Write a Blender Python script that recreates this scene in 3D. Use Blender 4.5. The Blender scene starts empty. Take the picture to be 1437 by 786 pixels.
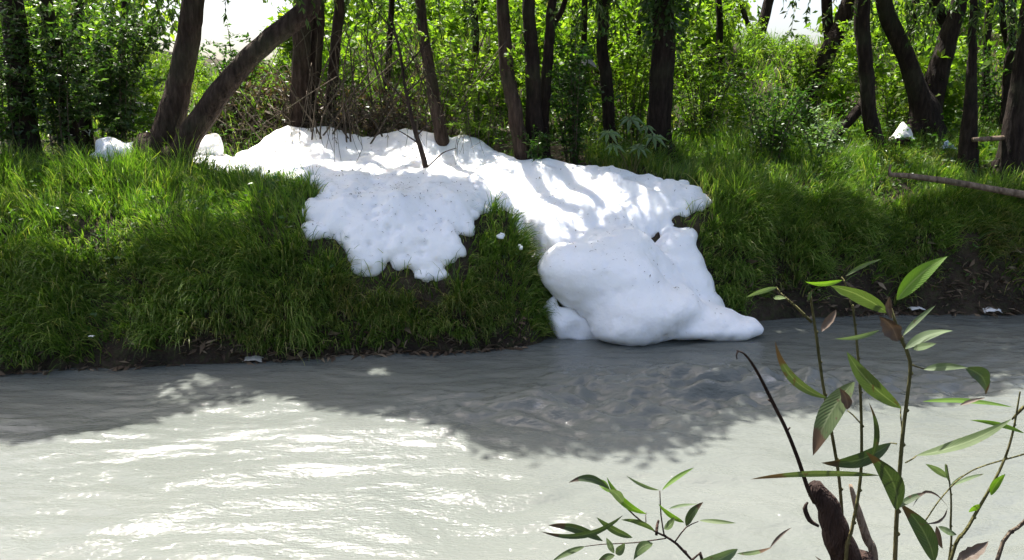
import bpy, math, random
import numpy as np
from mathutils import Vector, noise as mnoise

random.seed(7)
rng = np.random.default_rng(7)
sc = bpy.context.scene
col = sc.collection
R = math.radians

# ------------------------------------------------------------------ camera
FPX, CX, CY = 1050.0, 718.5, 393.0          # focal length and centre in photo pixels
HZ = 150.0                                  # horizon row in the photo
TH = math.atan((CY - HZ) / FPX)
CAM = np.array([0.0, 0.0, 3.5])
cam_d = bpy.data.cameras.new('camera')
cam_d.sensor_width = 36.0
cam_d.lens = 36.0 * FPX / 1437.0
cam_d.clip_start, cam_d.clip_end = 0.05, 600.0
cam = bpy.data.objects.new('camera', cam_d)
col.objects.link(cam)
cam.location = CAM
cam.rotation_euler = (math.pi / 2 - TH, 0, 0)
sc.camera = cam

# ------------------------------------------------------------------ light
SUN_EL, SUN_AZ = R(66), R(-34)              # azimuth from +Y towards +X
SUN = np.array([math.sin(SUN_AZ) * math.cos(SUN_EL), math.cos(SUN_AZ) * math.cos(SUN_EL), math.sin(SUN_EL)])
world = bpy.data.worlds.new('World')
sc.world = world
world.use_nodes = True
wn = world.node_tree
bg = wn.nodes['Background']
sky = wn.nodes.new('ShaderNodeTexSky')
sky.sky_type = 'NISHITA'
sky.sun_disc = False
sky.sun_elevation = SUN_EL
sky.sun_rotation = SUN_AZ
sky.air_density, sky.dust_density, sky.ozone_density = 0.9, 5.0, 0.1
wn.links.new(sky.outputs['Color'], bg.inputs['Color'])
bg.inputs['Strength'].default_value = 0.115
sun_d = bpy.data.lights.new('sun', 'SUN')
sun_d.energy = 5.0
sun_d.angle = R(0.6)
sun_d.color = (1.0, 0.96, 0.9)
sun = bpy.data.objects.new('sun', sun_d)
col.objects.link(sun)
sun.rotation_euler = Vector(SUN).to_track_quat('Z', 'Y').to_euler()
sun.location = (0, 20, 30)
sc.view_settings.view_transform = 'Standard'
sc.view_settings.look = 'None'
sc.view_settings.gamma = 1.0
sc.view_settings.exposure = 1.6
sc.render.engine = 'CYCLES'
sc.cycles.use_denoising = True
sc.cycles.max_bounces = 8
sc.cycles.diffuse_bounces = 4
sc.cycles.transmission_bounces = 4
sc.cycles.transparent_max_bounces = 4
sc.cycles.sample_clamp_indirect = 6.0
sc.cycles.caustics_reflective = False
sc.cycles.caustics_refractive = False

# ------------------------------------------------------------------ pixel helpers
def ray(px, py):
    u, v = (px - CX) / FPX, (CY - py) / FPX
    return np.array([u, math.cos(TH) + v * math.sin(TH), -math.sin(TH) + v * math.cos(TH)])
def P(px, py, y):
    d = ray(px, py)
    return CAM + d * (y / d[1])
def W(px, py, z):
    d = ray(px, py)
    return CAM + d * ((z - CAM[2]) / d[2])

# ------------------------------------------------------------------ noise
PERM = np.random.default_rng(3).random((256, 256)).astype(np.float32)
def vn(x, y, s=0):
    x = np.asarray(x, float) + 37.1 * s; y = np.asarray(y, float) + 17.7 * s
    xi, yi = np.floor(x).astype(int), np.floor(y).astype(int)
    fx, fy = x - xi, y - yi
    fx, fy = fx * fx * (3 - 2 * fx), fy * fy * (3 - 2 * fy)
    a = PERM[xi & 255, yi & 255]; b = PERM[(xi + 1) & 255, yi & 255]
    c = PERM[xi & 255, (yi + 1) & 255]; d = PERM[(xi + 1) & 255, (yi + 1) & 255]
    return (a * (1 - fx) + b * fx) * (1 - fy) + (c * (1 - fx) + d * fx) * fy - 0.5
def fbm(x, y, s=0, o=4):
    r = 0; a = 1.0
    for i in range(o):
        r = r + a * vn(x, y, s + i * 3); x = np.asarray(x) * 2.03; y = np.asarray(y) * 2.03; a *= .5
    return r
def sstep(a, b, x):
    t = np.clip((np.asarray(x, float) - a) / (b - a), 0, 1)
    return t * t * (3 - 2 * t)

# ------------------------------------------------------------------ mesh helpers
def new_mesh(name, V, F, smooth=True):
    V = np.asarray(V, np.float32).reshape(-1, 3); F = np.asarray(F, np.int32)
    k = F.shape[1]
    me = bpy.data.meshes.new(name)
    me.vertices.add(len(V)); me.vertices.foreach_set('co', V.ravel())
    me.loops.add(F.size); me.loops.foreach_set('vertex_index', F.ravel())
    me.polygons.add(len(F)); me.polygons.foreach_set('loop_start', np.arange(0, F.size, k, dtype=np.int32))
    if smooth:
        me.polygons.foreach_set('use_smooth', np.ones(len(F), bool))
    me.update(calc_edges=True)
    me.validate()
    return me
def link(name, me, mat=None, parent=None, kind=None, label=None, cat=None, group=None):
    o = bpy.data.objects.new(name, me)
    col.objects.link(o)
    if mat is not None and me is not None and len(me.materials) == 0:
        me.materials.append(mat)
    if parent is not None: o.parent = parent
    if kind: o['kind'] = kind
    if label: o['label'] = label
    if cat: o['category'] = cat
    if group: o['group'] = group
    return o
def empty(name, loc, label, cat, group=None):
    o = link(name, None, label=label, cat=cat, group=group)
    o.location = loc
    o.empty_display_size = .2
    return o
class Geo:
    def __init__(s): s.V, s.F, s.n = [], [], 0
    def add(s, V, F):
        if len(V) == 0: return
        s.V.append(np.asarray(V, np.float32)); s.F.append(np.asarray(F, np.int32) + s.n); s.n += len(V)
    def build(s, name, mat, parent=None, off=None, smooth=True, **kw):
        V = np.concatenate(s.V); F = np.concatenate(s.F)
        if parent is not None: V = V - np.array(parent.location, np.float32)
        elif off is not None: V = V - np.asarray(off, np.float32)
        o = link(name, new_mesh(name, V, F, smooth), mat, parent, **kw)
        if parent is None and off is not None: o.location = off
        return o
def unit(v): return v / (np.linalg.norm(v, axis=-1, keepdims=True) + 1e-9)
def resample(pts, rad, step=.12):
    pts = np.asarray(pts, float); rad = np.asarray(rad, float)
    if len(pts) < 3:
        pts = np.vstack([pts[0], (pts[0] + pts[-1]) / 2, pts[-1]]); rad = np.array([rad[0], (rad[0] + rad[-1]) / 2, rad[-1]])
    n = len(pts)
    ext = np.vstack([2 * pts[0] - pts[1], pts, 2 * pts[-1] - pts[-2]])
    out, ro = [], []
    for i in range(n - 1):
        p0, p1, p2, p3 = ext[i:i + 4]
        m = max(2, int(np.linalg.norm(p2 - p1) / step))
        for t in np.arange(m) / m:
            out.append(.5 * ((2 * p1) + (-p0 + p2) * t + (2 * p0 - 5 * p1 + 4 * p2 - p3) * t * t + (-p0 + 3 * p1 - 3 * p2 + p3) * t ** 3))
            ro.append(rad[i] * (1 - t) + rad[i + 1] * t)
    out.append(pts[-1]); ro.append(rad[-1])
    return np.array(out), np.array(ro)
def tube(pts, rad, sides=8, lump=0.0, seed=0, step=.12, wob=0.0):
    c, r = resample(pts, rad, step)
    n = len(c)
    if wob: c = c + wob * np.stack([fbm(np.arange(n) * .22, np.zeros(n) + seed, 1), fbm(np.arange(n) * .22, np.zeros(n) + seed, 5), np.zeros(n)], 1)
    tg = unit(np.gradient(c, axis=0))
    ref = np.array([0, 1.0, 0]) if abs(tg[0][1]) < .8 else np.array([1.0, 0, 0])
    a = unit(np.cross(tg, ref)); b = np.cross(tg, a)
    ang = np.arange(sides) * 2 * math.pi / sides
    rr = np.repeat(r[:, None], sides, 1)
    if lump:
        L = np.cumsum(np.r_[0, np.linalg.norm(np.diff(c, axis=0), axis=1)])
        rr = rr * (1 + lump * (fbm(np.cos(ang)[None] * 1.6 + L[:, None] * .9 + seed * 3.3, np.sin(ang)[None] * 1.6 + L[:, None] * .35, 2, 3)
                               + .6 * vn(ang[None] * 3.2 + seed, L[:, None] * 1.1, 4) + (.55 * vn(np.cos(ang)[None] * 4 + np.sin(ang)[None] * 7 + seed, L[:, None] * .8, 8) if sides > 12 else 0)))
    V = c[:, None] + rr[..., None] * (np.cos(ang)[None, :, None] * a[:, None] + np.sin(ang)[None, :, None] * b[:, None])
    V = np.concatenate([V.reshape(-1, 3), c[-1:], c[:1]])
    i = np.arange(n - 1)[:, None] * sides; j = np.arange(sides)[None]; k = (j + 1) % sides
    q = [i + j, i + k, i + sides + k, i + sides + j]
    F = np.concatenate([np.stack([q[0], q[1], q[2]], -1).reshape(-1, 3), np.stack([q[0], q[2], q[3]], -1).reshape(-1, 3)])
    e = (n - 1) * sides; jj = np.arange(sides); kk = (jj + 1) % sides
    F = np.concatenate([F, np.stack([e + jj, e + kk, np.full(sides, n * sides)], 1), np.stack([kk, jj, np.full(sides, n * sides + 1)], 1)])
    return V, F
# leaf prototypes: length along +Y
LEAF4 = (np.array([[0, 0, 0], [-.5, .42, .04], [0, .45, -.05], [.5, .42, .04], [0, 1, -.16]], float), np.array([[0, 2, 1], [0, 3, 2], [1, 2, 4], [2, 3, 4]]))
LEAF2 = (np.array([[0, 0, 0], [-.5, .45, .05], [.5, .45, .05], [0, 1, -.1]], float), np.array([[0, 2, 1], [1, 2, 3]]))
def leaves(pos, dirn, length, width, proto=LEAF4, flat=.5, rs=rng):
    """a batch of leaves: pos (n,3), dirn (n,3); flat = how much the blades turn face up"""
    n = len(pos)
    if n == 0: return np.zeros((0, 3)), np.zeros((0, 3), int)
    y = unit(np.asarray(dirn, float))
    up = unit(rs.normal(0, 1, (n, 3)) * (1 - flat) + np.array([0, 0, 1.0]) * flat * 1.6)
    x = unit(np.cross(y, up)); z = np.cross(x, y)
    pv, pf = proto
    L = np.broadcast_to(np.asarray(length, float), (n,))[:, None, None]; Wd = np.broadcast_to(np.asarray(width, float), (n,))[:, None, None]
    V = pos[:, None] + pv[None, :, 0:1] * Wd * x[:, None] + pv[None, :, 1:2] * L * y[:, None] + pv[None, :, 2:3] * L * z[:, None]
    F = pf[None] + (np.arange(n) * len(pv))[:, None, None]
    return V.reshape(-1, 3), F.reshape(-1, 3)

# ------------------------------------------------------------------ materials
def mat(name):
    m = bpy.data.materials.new(name); m.use_nodes = True
    nt = m.node_tree
    return m, nt, nt.nodes['Principled BSDF'], nt.nodes['Material Output']
def N(nt, t, **kw):
    n = nt.nodes.new('ShaderNode' + t)
    for k, v in kw.items():
        if k in n.inputs.keys(): n.inputs[k].default_value = v
        else: setattr(n, k, v)
    return n
def ramp(nt, fac, stops, interp='LINEAR'):
    r = nt.nodes.new('ShaderNodeValToRGB'); r.color_ramp.interpolation = interp
    el = r.color_ramp.elements
    while len(el) < len(stops): el.new(.5)
    for e, (p, c) in zip(el, stops):
        e.position = p; e.color = (*c, 1)
    nt.links.new(fac, r.inputs['Fac'])
    return r.outputs['Color']
def mixc(nt, fac, a, b, mode='MIX'):
    m = nt.nodes.new('ShaderNodeMix'); m.data_type = 'RGBA'; m.blend_type = mode
    for s, v in ((0, fac), (6, a), (7, b)):
        if hasattr(v, 'default_value') or hasattr(v, 'links'): nt.links.new(v, m.inputs[s])
        elif s == 0: m.inputs[0].default_value = v
        else: m.inputs[s].default_value = (*v, 1)
    return m.outputs[2]
def noise_tex(nt, scale, detail=4, rough=.55, vec=None, stretch=None, coord='Object'):
    n = N(nt, 'TexNoise', Scale=scale, Detail=detail, Roughness=rough)
    tc = N(nt, 'TexCoord'); src = tc.outputs[coord]
    if stretch:
        mp = N(nt, 'Mapping'); mp.inputs['Scale'].default_value = stretch
        nt.links.new(src, mp.inputs['Vector']); src = mp.outputs['Vector']
    nt.links.new(src, n.inputs['Vector'])
    return n.outputs['Fac']
def bump(nt, bsdf, h, strength, dist):
    b = N(nt, 'Bump', Strength=strength, Distance=dist)
    nt.links.new(h, b.inputs['Height']); nt.links.new(b.outputs['Normal'], bsdf.inputs['Normal'])
    return b
def leaf_mat(name, stops, trans=.4, tcol=(.9, 1.25, .35), rough=.45, patch=None, patch_scale=.7):
    m, nt, b, out = mat(name)
    g = N(nt, 'NewGeometry')
    c = ramp(nt, g.outputs['Random Per Island'], stops)
    if patch:
        f = noise_tex(nt, patch_scale, 3)
        f2 = ramp(nt, f, [(.53, (0, 0, 0)), (.72, (.9, .9, .9))])
        c = mixc(nt, f2, c, ramp(nt, g.outputs['Random Per Island'], patch))
    nt.links.new(c, b.inputs['Base Color'])
    b.inputs['Roughness'].default_value = rough
    b.inputs['Specular IOR Level'].default_value = .35
    t = N(nt, 'BsdfTranslucent')
    nt.links.new(mixc(nt, 1.0, c, tcol, 'MULTIPLY'), t.inputs['Color'])
    mx = N(nt, 'MixShader', Fac=trans)
    nt.links.new(b.outputs[0], mx.inputs[1]); nt.links.new(t.outputs[0], mx.inputs[2])
    nt.links.new(mx.outputs[0], out.inputs['Surface'])
    return m
def bark_mat(name, c1, c2, c3):
    m, nt, b, out = mat(name)
    ridg = noise_tex(nt, 14, 5, .65, stretch=(1, 1, .22))
    big = noise_tex(nt, 1.3, 3)
    c = ramp(nt, ridg, [(.3, c1), (.52, c2), (.75, c3)])
    c = mixc(nt, ramp(nt, big, [(.5, (0, 0, 0)), (.72, (.5, .5, .5))]), c, (.06, .07, .035))
    nt.links.new(c, b.inputs['Base Color']); b.inputs['Roughness'].default_value = .9
    b.inputs['Specular IOR Level'].default_value = .2
    bump(nt, b, ridg, 1.0, .09)
    return m
M = {}
M['bark'] = bark_mat('bark_brown', (.016, .010, .007), (.05, .033, .024), (.105, .075, .056))
M['bark_dark'] = bark_mat('bark_dark', (.008, .005, .004), (.024, .016, .012), (.055, .04, .03))
M['twig'] = bark_mat('twig_grey', (.05, .04, .03), (.11, .085, .06), (.2, .165, .125))
M['deadwood'] = bark_mat('deadwood', (.07, .05, .035), (.19, .14, .1), (.3, .23, .17))
M['stem_green'] = bark_mat('stem_green', (.05, .05, .02), (.09, .085, .03), (.13, .1, .045))
M['stem_dark'] = bark_mat('stem_dark', (.012, .008, .007), (.03, .018, .014), (.06, .035, .026))
M['grass'] = leaf_mat('grass_blades', [(0, (.05, .095, .018)), (.4, (.11, .19, .03)), (.75, (.18, .27, .05)), (.9, (.27, .33, .08)), (1, (.42, .36, .16))],
                      trans=.42, tcol=(1.0, 1.35, .3), rough=.42, patch=[(0, (.045, .08, .016)), (.5, (.1, .15, .03)), (.7, (.19, .16, .06)), (1, (.3, .22, .1))], patch_scale=.6)
M['canopy'] = leaf_mat('canopy_leaves', [(0, (.03, .06, .012)), (1, (.07, .12, .025))], trans=.3)
M['willow'] = leaf_mat('willow_leaves', [(0, (.035, .065, .015)), (.6, (.07, .12, .026)), (.9, (.11, .15, .05)), (1, (.2, .17, .08))], trans=.42)
M['olive'] = leaf_mat('dry_olive_leaves', [(0, (.05, .06, .02)), (.5, (.1, .11, .045)), (.85, (.15, .12, .065)), (1, (.26, .2, .12))], trans=.3, tcol=(1, 1, .5))
M['bright'] = leaf_mat('bright_leaves', [(0, (.07, .13, .016)), (.5, (.12, .21, .026)), (1, (.22, .3, .05))], trans=.6, tcol=(1.25, 1.4, .42), patch=[(0, (.03, .07, .012)), (1, (.07, .12, .025))], patch_scale=.5)  # darker patches paint in shaded clumps; the paler translucent tint stands in for haze
M['shrub'] = leaf_mat('shrub_leaves', [(0, (.03, .07, .013)), (.6, (.06, .125, .022)), (1, (.11, .17, .045))], trans=.45, rough=.35)
M['glossy'] = leaf_mat('glossy_leaves', [(0, (.035, .07, .018)), (.7, (.07, .125, .033)), (1, (.15, .19, .085))], trans=.4, rough=.3)
M['pale'] = leaf_mat('pale_leaves', [(0, (.12, .19, .08)), (1, (.22, .29, .16))], trans=.4, rough=.4)
M['dry'] = leaf_mat('dry_stalks', [(0, (.06, .045, .025)), (.6, (.14, .1, .06)), (1, (.24, .18, .11))], trans=.2, tcol=(1, .9, .5))
M['litter'] = leaf_mat('leaf_litter', [(0, (.05, .032, .02)), (.7, (.13, .09, .055)), (1, (.26, .2, .13))], trans=.1, tcol=(1, .9, .6), rough=.8)

def ground_mat():
    m, nt, b, out = mat('bank_soil')
    f = noise_tex(nt, 2.2, 6, .65); f2 = noise_tex(nt, 14, 5, .6)
    c = ramp(nt, f, [(.3, (.018, .014, .011)), (.5, (.042, .03, .022)), (.68, (.075, .055, .038))])
    c = mixc(nt, ramp(nt, f2, [(.45, (0, 0, 0)), (.7, (.7, .7, .7))]), c, (.05, .06, .022))
    nt.links.new(c, b.inputs['Base Color']); b.inputs['Roughness'].default_value = .9
    b.inputs['Specular IOR Level'].default_value = .15
    bump(nt, b, f2, .9, .08)
    return m
M['soil'] = ground_mat()
def water_mat():
    m, nt, b, out = mat('milky_water')
    f = noise_tex(nt, .7, 4, .6, stretch=(.5, 1.3, 1))
    c = ramp(nt, f, [(.3, (.108, .118, .106)), (.7, (.128, .137, .124))])
    nt.links.new(c, b.inputs['Base Color'])
    b.inputs['Roughness'].default_value = .075
    b.inputs['IOR'].default_value = 1.36
    h1 = noise_tex(nt, 7.0, 2, .45, stretch=(.4, 1.0, 1)); h2 = noise_tex(nt, 34.0, 3, .55, stretch=(.5, 1.0, 1))
    ad = N(nt, 'Math', operation='MULTIPLY_ADD'); nt.links.new(h2, ad.inputs[0]); ad.inputs[1].default_value = .45; nt.links.new(h1, ad.inputs[2])
    bump(nt, b, ad.outputs[0], .6, .042)
    at = N(nt, 'Attribute', attribute_name='froth')
    fr = noise_tex(nt, 24, 6, .75, stretch=(.5, 1, 1))
    mu = N(nt, 'Math', operation='MULTIPLY'); nt.links.new(at.outputs['Fac'], mu.inputs[0]); nt.links.new(fr, mu.inputs[1])
    mk = ramp(nt, mu.outputs[0], [(.3, (0, 0, 0)), (.6, (.75, .75, .75))])
    nt.links.new(mixc(nt, mk, c, (.45, .45, .44)), b.inputs['Base Color'])
    return m
M['water'] = water_mat()
def foam_mat(name='river_foam', tint=(.94, .935, .92)):
    m, nt, b, out = mat(name)
    sp = noise_tex(nt, 38, 2, .5); cl = noise_tex(nt, 1.6, 4, .6)
    c = mixc(nt, ramp(nt, cl, [(.35, (0, 0, 0)), (.75, (.35, .35, .35))]), tint, (.85, .84, .81))
    c = mixc(nt, ramp(nt, sp, [(.71, (0, 0, 0)), (.76, (.55, .55, .55))]), c, (.3, .24, .17))
    nt.links.new(c, b.inputs['Base Color'])
    b.inputs['Roughness'].default_value = .55
    b.inputs['Specular IOR Level'].default_value = .3
    b.inputs['Subsurface Weight'].default_value = .9
    b.inputs['Subsurface Radius'].default_value = (1, .95, .85)
    b.inputs['Subsurface Scale'].default_value = .12
    v = N(nt, 'TexVoronoi', Scale=24.0); v.feature = 'SMOOTH_F1'
    tc = N(nt, 'TexCoord'); nt.links.new(tc.outputs['Object'], v.inputs['Vector'])
    fine = noise_tex(nt, 45, 3, .6)
    ad = N(nt, 'Math', operation='MULTIPLY_ADD'); nt.links.new(fine, ad.inputs[0]); ad.inputs[1].default_value = .25; nt.links.new(v.outputs['Distance'], ad.inputs[2])
    bump(nt, b, ad.outputs[0], .16, .04)
    return m
M['foam'] = foam_mat()
def plain(name, c, rough=.6, trans=0):
    m, nt, b, out = mat(name)
    f = noise_tex(nt, 9, 4)
    nt.links.new(mixc(nt, f, tuple(x * .75 for x in c), c), b.inputs['Base Color']); b.inputs['Roughness'].default_value = rough
    return m
M['plastic'] = plain('white_plastic', (.75, .74, .7), .4)
M['blue_plastic'] = plain('blue_plastic', (.28, .4, .52), .4)
M['cloth'] = plain('grey_cloth', (.42, .4, .37), .8)
M['paper'] = plain('pale_scrap', (.42, .4, .35), .7)

# ------------------------------------------------------------------ terrain
EDGE_PX = [(0, 527), (150, 516), (350, 508), (560, 496), (750, 488), (860, 478), (1000, 456), (1070, 447), (1250, 441), (1437, 440)]
_e = np.array([W(a, b, 0) for a, b in EDGE_PX])
EX = np.r_[-80, -14, _e[:, 0], 16, 90]; EY = np.r_[4.5, 8.7, _e[:, 1], 12.6, 10.0]
def edge(x): return np.interp(x, EX, EY)
def height(x, y):
    x = np.asarray(x, float); y = np.asarray(y, float)
    ed = edge(x) + .22 * fbm(x * 1.1, x * 0 + 2.5, 7, 3)
    d = y - ed
    L = np.interp(d, [-3, -1, 0, .06, .28, .7, 1.35, 2.3, 3.3, 6, 9], [-.9, -.55, -.05, .2, .6, 1.25, 1.82, 2.2, 2.4, 2.5, 2.55])
    Rr = np.interp(d, [-3, -1, 0, .1, .4, .85, 1.7, 3.3, 6, 9], [-.9, -.5, -.05, .45, 1.3, 1.8, 2.15, 2.5, 2.65, 2.7])
    w = sstep(1.5, 4.2, x)
    h = L * (1 - w) + Rr * w
    # gully that carries the foam
    xc = np.interp(y, [10.5, 11.6, 12.6, 13.6], [2.05, 2.0, 1.3, .5]); hw = np.interp(y, [10.5, 12, 13.2, 14], [1.75, 1.6, 1.0, .7])
    fl = np.interp(y, [10.6, 11.4, 12.3, 13.6], [-.3, .1, 1.1, 2.3])
    g = 1 - sstep(.82, 1.12, np.abs(x - xc) / hw)
    h = np.where(y > 10, h + (np.minimum(h, fl) - h) * g * (1 - sstep(13.2, 14, y)), h)
    # embankment behind the wood
    h = h + 3.0 * (1 - .5 * np.exp(-((x + 9.0) / 3.2) ** 2) - .28 * np.exp(-((x - 8.6) / 2.2) ** 2)) * sstep(17.5, 24.5, y + .5 * fbm(x * .3, x * 0, 4, 2)) + .25 * sstep(15, 18, y)
    # bare soil hump under the roots
    h = h + 1.2 * np.exp(-(((x + 5.2) / 1.4) ** 2 + ((y - 15.8) / .8) ** 2)) + .75 * np.exp(-(((x + 2.8) / 1.6) ** 2 + ((y - 16.2) / .8) ** 2))
    h = h + sstep(-.1, .5, d) * (.1 * fbm(x * .9, y * .9, 1, 4) + .05 * fbm(x * 4, y * 4, 6, 2))
    h = h + .16 * np.clip(fbm(x * 5, y * 5, 9, 3), -.3, 1) * np.exp(-((d - .12) / .16) ** 2)
    # near bank under the camera
    near = np.interp(y, [-30, .3, 1.5, 2.6, 4.1, 4.6, 6.0], [2.0, 1.85, 1.65, 1.1, 0.0, -.4, -1.0])
    h = np.where(y < 6.0, np.maximum(near + .05 * fbm(x, y, 3, 3) * (y < 4), np.where(y < 3, -9, h)), h)
    return h
def G(px, py):
    d = ray(px, py)
    t = np.arange(6, 60, .03)
    p = CAM[None] + d[None] * t[:, None]
    below = p[:, 2] < height(p[:, 0], p[:, 1])
    return p[np.argmax(below)]
xs = np.r_[-160, -90, -50, -30, np.arange(-20, -10, .5), np.arange(-10, 11.5, .09), np.arange(11.5, 20, .5), 30, 50, 90, 160]
ys = np.r_[-60, -20, -8, -3, np.arange(-1, 9, .35), np.arange(9, 15.5, .07), np.arange(15.5, 27, .25), 32, 45, 80, 180]
X, Y = np.meshgrid(xs, ys); Z = height(X, Y)
nx, ny = len(xs), len(ys)
I = (np.arange(ny - 1)[:, None] * nx + np.arange(nx - 1)[None]).ravel()
QF = np.stack([I, I + 1, I + nx + 1, I + nx], 1)
link('ground', new_mesh('ground', np.stack([X, Y, Z], -1).reshape(-1, 3), QF), M['soil'], kind='structure', label='dark soil river banks and wooded embankment', cat='ground')

# ------------------------------------------------------------------ river
xs = np.r_[-90, -40, -20, -12, np.arange(-8.5, 10.5, .035), 13, 20, 40, 90]
ys = np.r_[3.2, 3.8, np.arange(4.4, 9.5, .03), np.arange(9.5, 13.4, .05), 14]
X, Y = np.meshgrid(xs, ys)
turb = np.exp(-(((X - 2.2) / 1.5) ** 2 + ((Y - 9.0) / .75) ** 2)) + .7 * np.exp(-(((X - .3) / 1.3) ** 2 + ((Y - 8.2) / .6) ** 2)) + .6 * np.exp(-(((X - 4.5) / 2.2) ** 2 + ((Y - 8.9) / .7) ** 2))
flow = .35 + .65 * (1 - sstep(7.5, 9.5, Y))
wx, wy = X + .5 * fbm(X * .6, Y * .9, 11, 2), Y + .35 * fbm(X * .8, Y * .8, 12, 2)
rid = 1 - 2 * np.abs(fbm(wx * 1.1, wy * 2.3, 13, 3))
Z = .06 * flow * fbm(wx * .7, wy * 1.6, 14, 2) + .014 * flow * rid + .03 * fbm(wx * 1.4, wy * 4.2, 15, 2) * (.55 + flow * .6) + .016 * fbm(wx * 3.2, wy * 9, 18, 1)
Z += turb * (.26 * fbm(wx * 1.6, wy * 3.4, 16, 3) + .13 * fbm(wx * 4, wy * 7, 17, 2) + .09 * (1 - 2 * np.abs(fbm(wx * 1.9, wy * 5, 19, 2))))
froth = np.clip(.75 * turb * (fbm(wx * 3, wy * 9, 16, 4) * 1.8 + .12) + .35 * sstep(.55, .95, fbm(wx * 1.2, wy * 6, 27, 4) + .4) * flow, 0, 1)
nx, ny = len(xs), len(ys)
I = (np.arange(ny - 1)[:, None] * nx + np.arange(nx - 1)[None]).ravel()
river = link('river', new_mesh('river', np.stack([X, Y, Z], -1).reshape(-1, 3), np.stack([I, I + 1, I + nx + 1, I + nx], 1)), M['water'], kind='structure', label='milky grey river water flowing past the foam', cat='river')
fa = river.data.attributes.new('froth', 'FLOAT', 'POINT'); fa.data.foreach_set('value', froth.astype(np.float32).ravel())

# ------------------------------------------------------------------ foam (signed distance blobs -> surface nets)
def surface_nets(D, org, h):
    s = D < 0
    nx, ny, nz = D.shape
    cs = np.zeros((nx - 1, ny - 1, nz - 1, 3), np.float32); cn = np.zeros((nx - 1, ny - 1, nz - 1), np.float32)
    def sl(a, o): return a[o[0]:a.shape[0] - 1 + o[0] or None, o[1]:a.shape[1] - 1 + o[1] or None, o[2]:a.shape[2] - 1 + o[2] or None]
    def corner(a, o): return a[o[0]:nx - 1 + o[0], o[1]:ny - 1 + o[1], o[2]:nz - 1 + o[2]]
    for ax in range(3):
        for u in (0, 1):
            for v in (0, 1):
                o0 = [0, 0, 0]; others = [i for i in range(3) if i != ax]
                o0[others[0]] = u; o0[others[1]] = v
                o1 = list(o0); o1[ax] = 1
                a, b = corner(D, o0), corner(D, o1)
                c = (a < 0) != (b < 0)
                t = np.where(c, a / np.where(c, a - b, 1), 0)
                for i in range(3):
                    cs[..., i] += np.where(c, (t if i == ax else o0[i]), 0)
                cn += c
    act = cn > 0
    idx = np.full(act.shape, -1, np.int64); idx[act] = np.arange(act.sum())
    cells = np.argwhere(act)
    V = (cells + cs[act] / cn[act][:, None]) * h + org
    F = []
    for ax in range(3):
        a = np.take(s, range(0, s.shape[ax] - 1), ax); b = np.take(s, range(1, s.shape[ax]), ax)
        E = np.argwhere(a != b)
        o = [i for i in range(3) if i != ax]
        E = E[(E[:, o[0]] > 0) & (E[:, o[1]] > 0) & (E[:, o[0]] < D.shape[o[0]] - 1) & (E[:, o[1]] < D.shape[o[1]] - 1)]
        q = []
        for du, dv in ((-1, -1), (0, -1), (0, 0), (-1, 0)):
            c = E.copy(); c[:, o[0]] += du; c[:, o[1]] += dv
            q.append(idx[c[:, 0], c[:, 1], c[:, 2]])
        q = np.stack(q, 1)
        flip = s[E[:, 0], E[:, 1], E[:, 2]]
        if ax == 1: flip = ~flip
        q[~flip] = q[~flip][:, ::-1]
        F.append(q)
    F = np.concatenate(F)
    return V, F[(F >= 0).all(1)]
def blob_field(prims, lo, hi, h):
    ax = [np.arange(lo[i], hi[i], h, dtype=np.float32) for i in range(3)]
    D = np.full([len(a) for a in ax], 1.0, np.float32)
    for c, r, k in prims:
        c = np.asarray(c, np.float32); r = np.asarray(r, np.float32)
        sl = [slice(max(0, int((c[i] - r[i] - .45 - lo[i]) / h)), max(0, int((c[i] + r[i] + .45 - lo[i]) / h) + 2)) for i in range(3)]
        gx, gy, gz = np.meshgrid(ax[0][sl[0]], ax[1][sl[1]], ax[2][sl[2]], indexing='ij')
        if gx.size == 0: continue
        qx, qy, qz = (gx - c[0]) / r[0], (gy - c[1]) / r[1], (gz - c[2]) / r[2]
        k0 = np.sqrt(qx * qx + qy * qy + qz * qz) + 1e-5
        k1 = np.sqrt((qx / r[0]) ** 2 + (qy / r[1]) ** 2 + (qz / r[2]) ** 2) + 1e-5
        d = k0 * (k0 - 1) / k1
        o = D[tuple(sl)]
        hh = np.clip(.5 + .5 * (o - d) / k, 0, 1)
        D[tuple(sl)] = np.where(hh > 0, o * (1 - hh) + d * hh - k * hh * (1 - hh), o)
    return D
FB = []
def fb(px, py, y, rx, ry, rz, k=.16): FB.append((P(px, py, y), (rx, ry, rz), k))
for a in [(855, 400, 11.35, .85, .55, .55), (800, 380, 11.3, .5, .48, .4), (900, 438, 11.05, .72, .48, .36), (870, 350, 11.9, .55, .45, .3), (880, 462, 10.95, .45, .35, .15)]: fb(*a, k=.3)
for a in [(905, 372, 11.9, .4, .35, .3), (925, 395, 11.8, .38, .35, .3), (940, 420, 11.6, .4, .35, .3), (940, 432, 11.2, .5, .42, .3), (985, 446, 11.3, .52, .4, .2)]: fb(*a, k=.2)
for a in [(980, 460, 11.15, .8, .38, .17), (1030, 461, 11.25, .42, .32, .13)]: fb(*a, k=.22)
for a in [(952, 332, 12.4, .28, .3, .18), (945, 346, 12.25, .32, .3, .2), (956, 370, 12.15, .36, .34, .3), (964, 400, 12.05, .43, .36, .34), (972, 430, 11.95, .5, .4, .28), (990, 448, 11.7, .45, .36, .18)]: fb(*a, k=.12)
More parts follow.
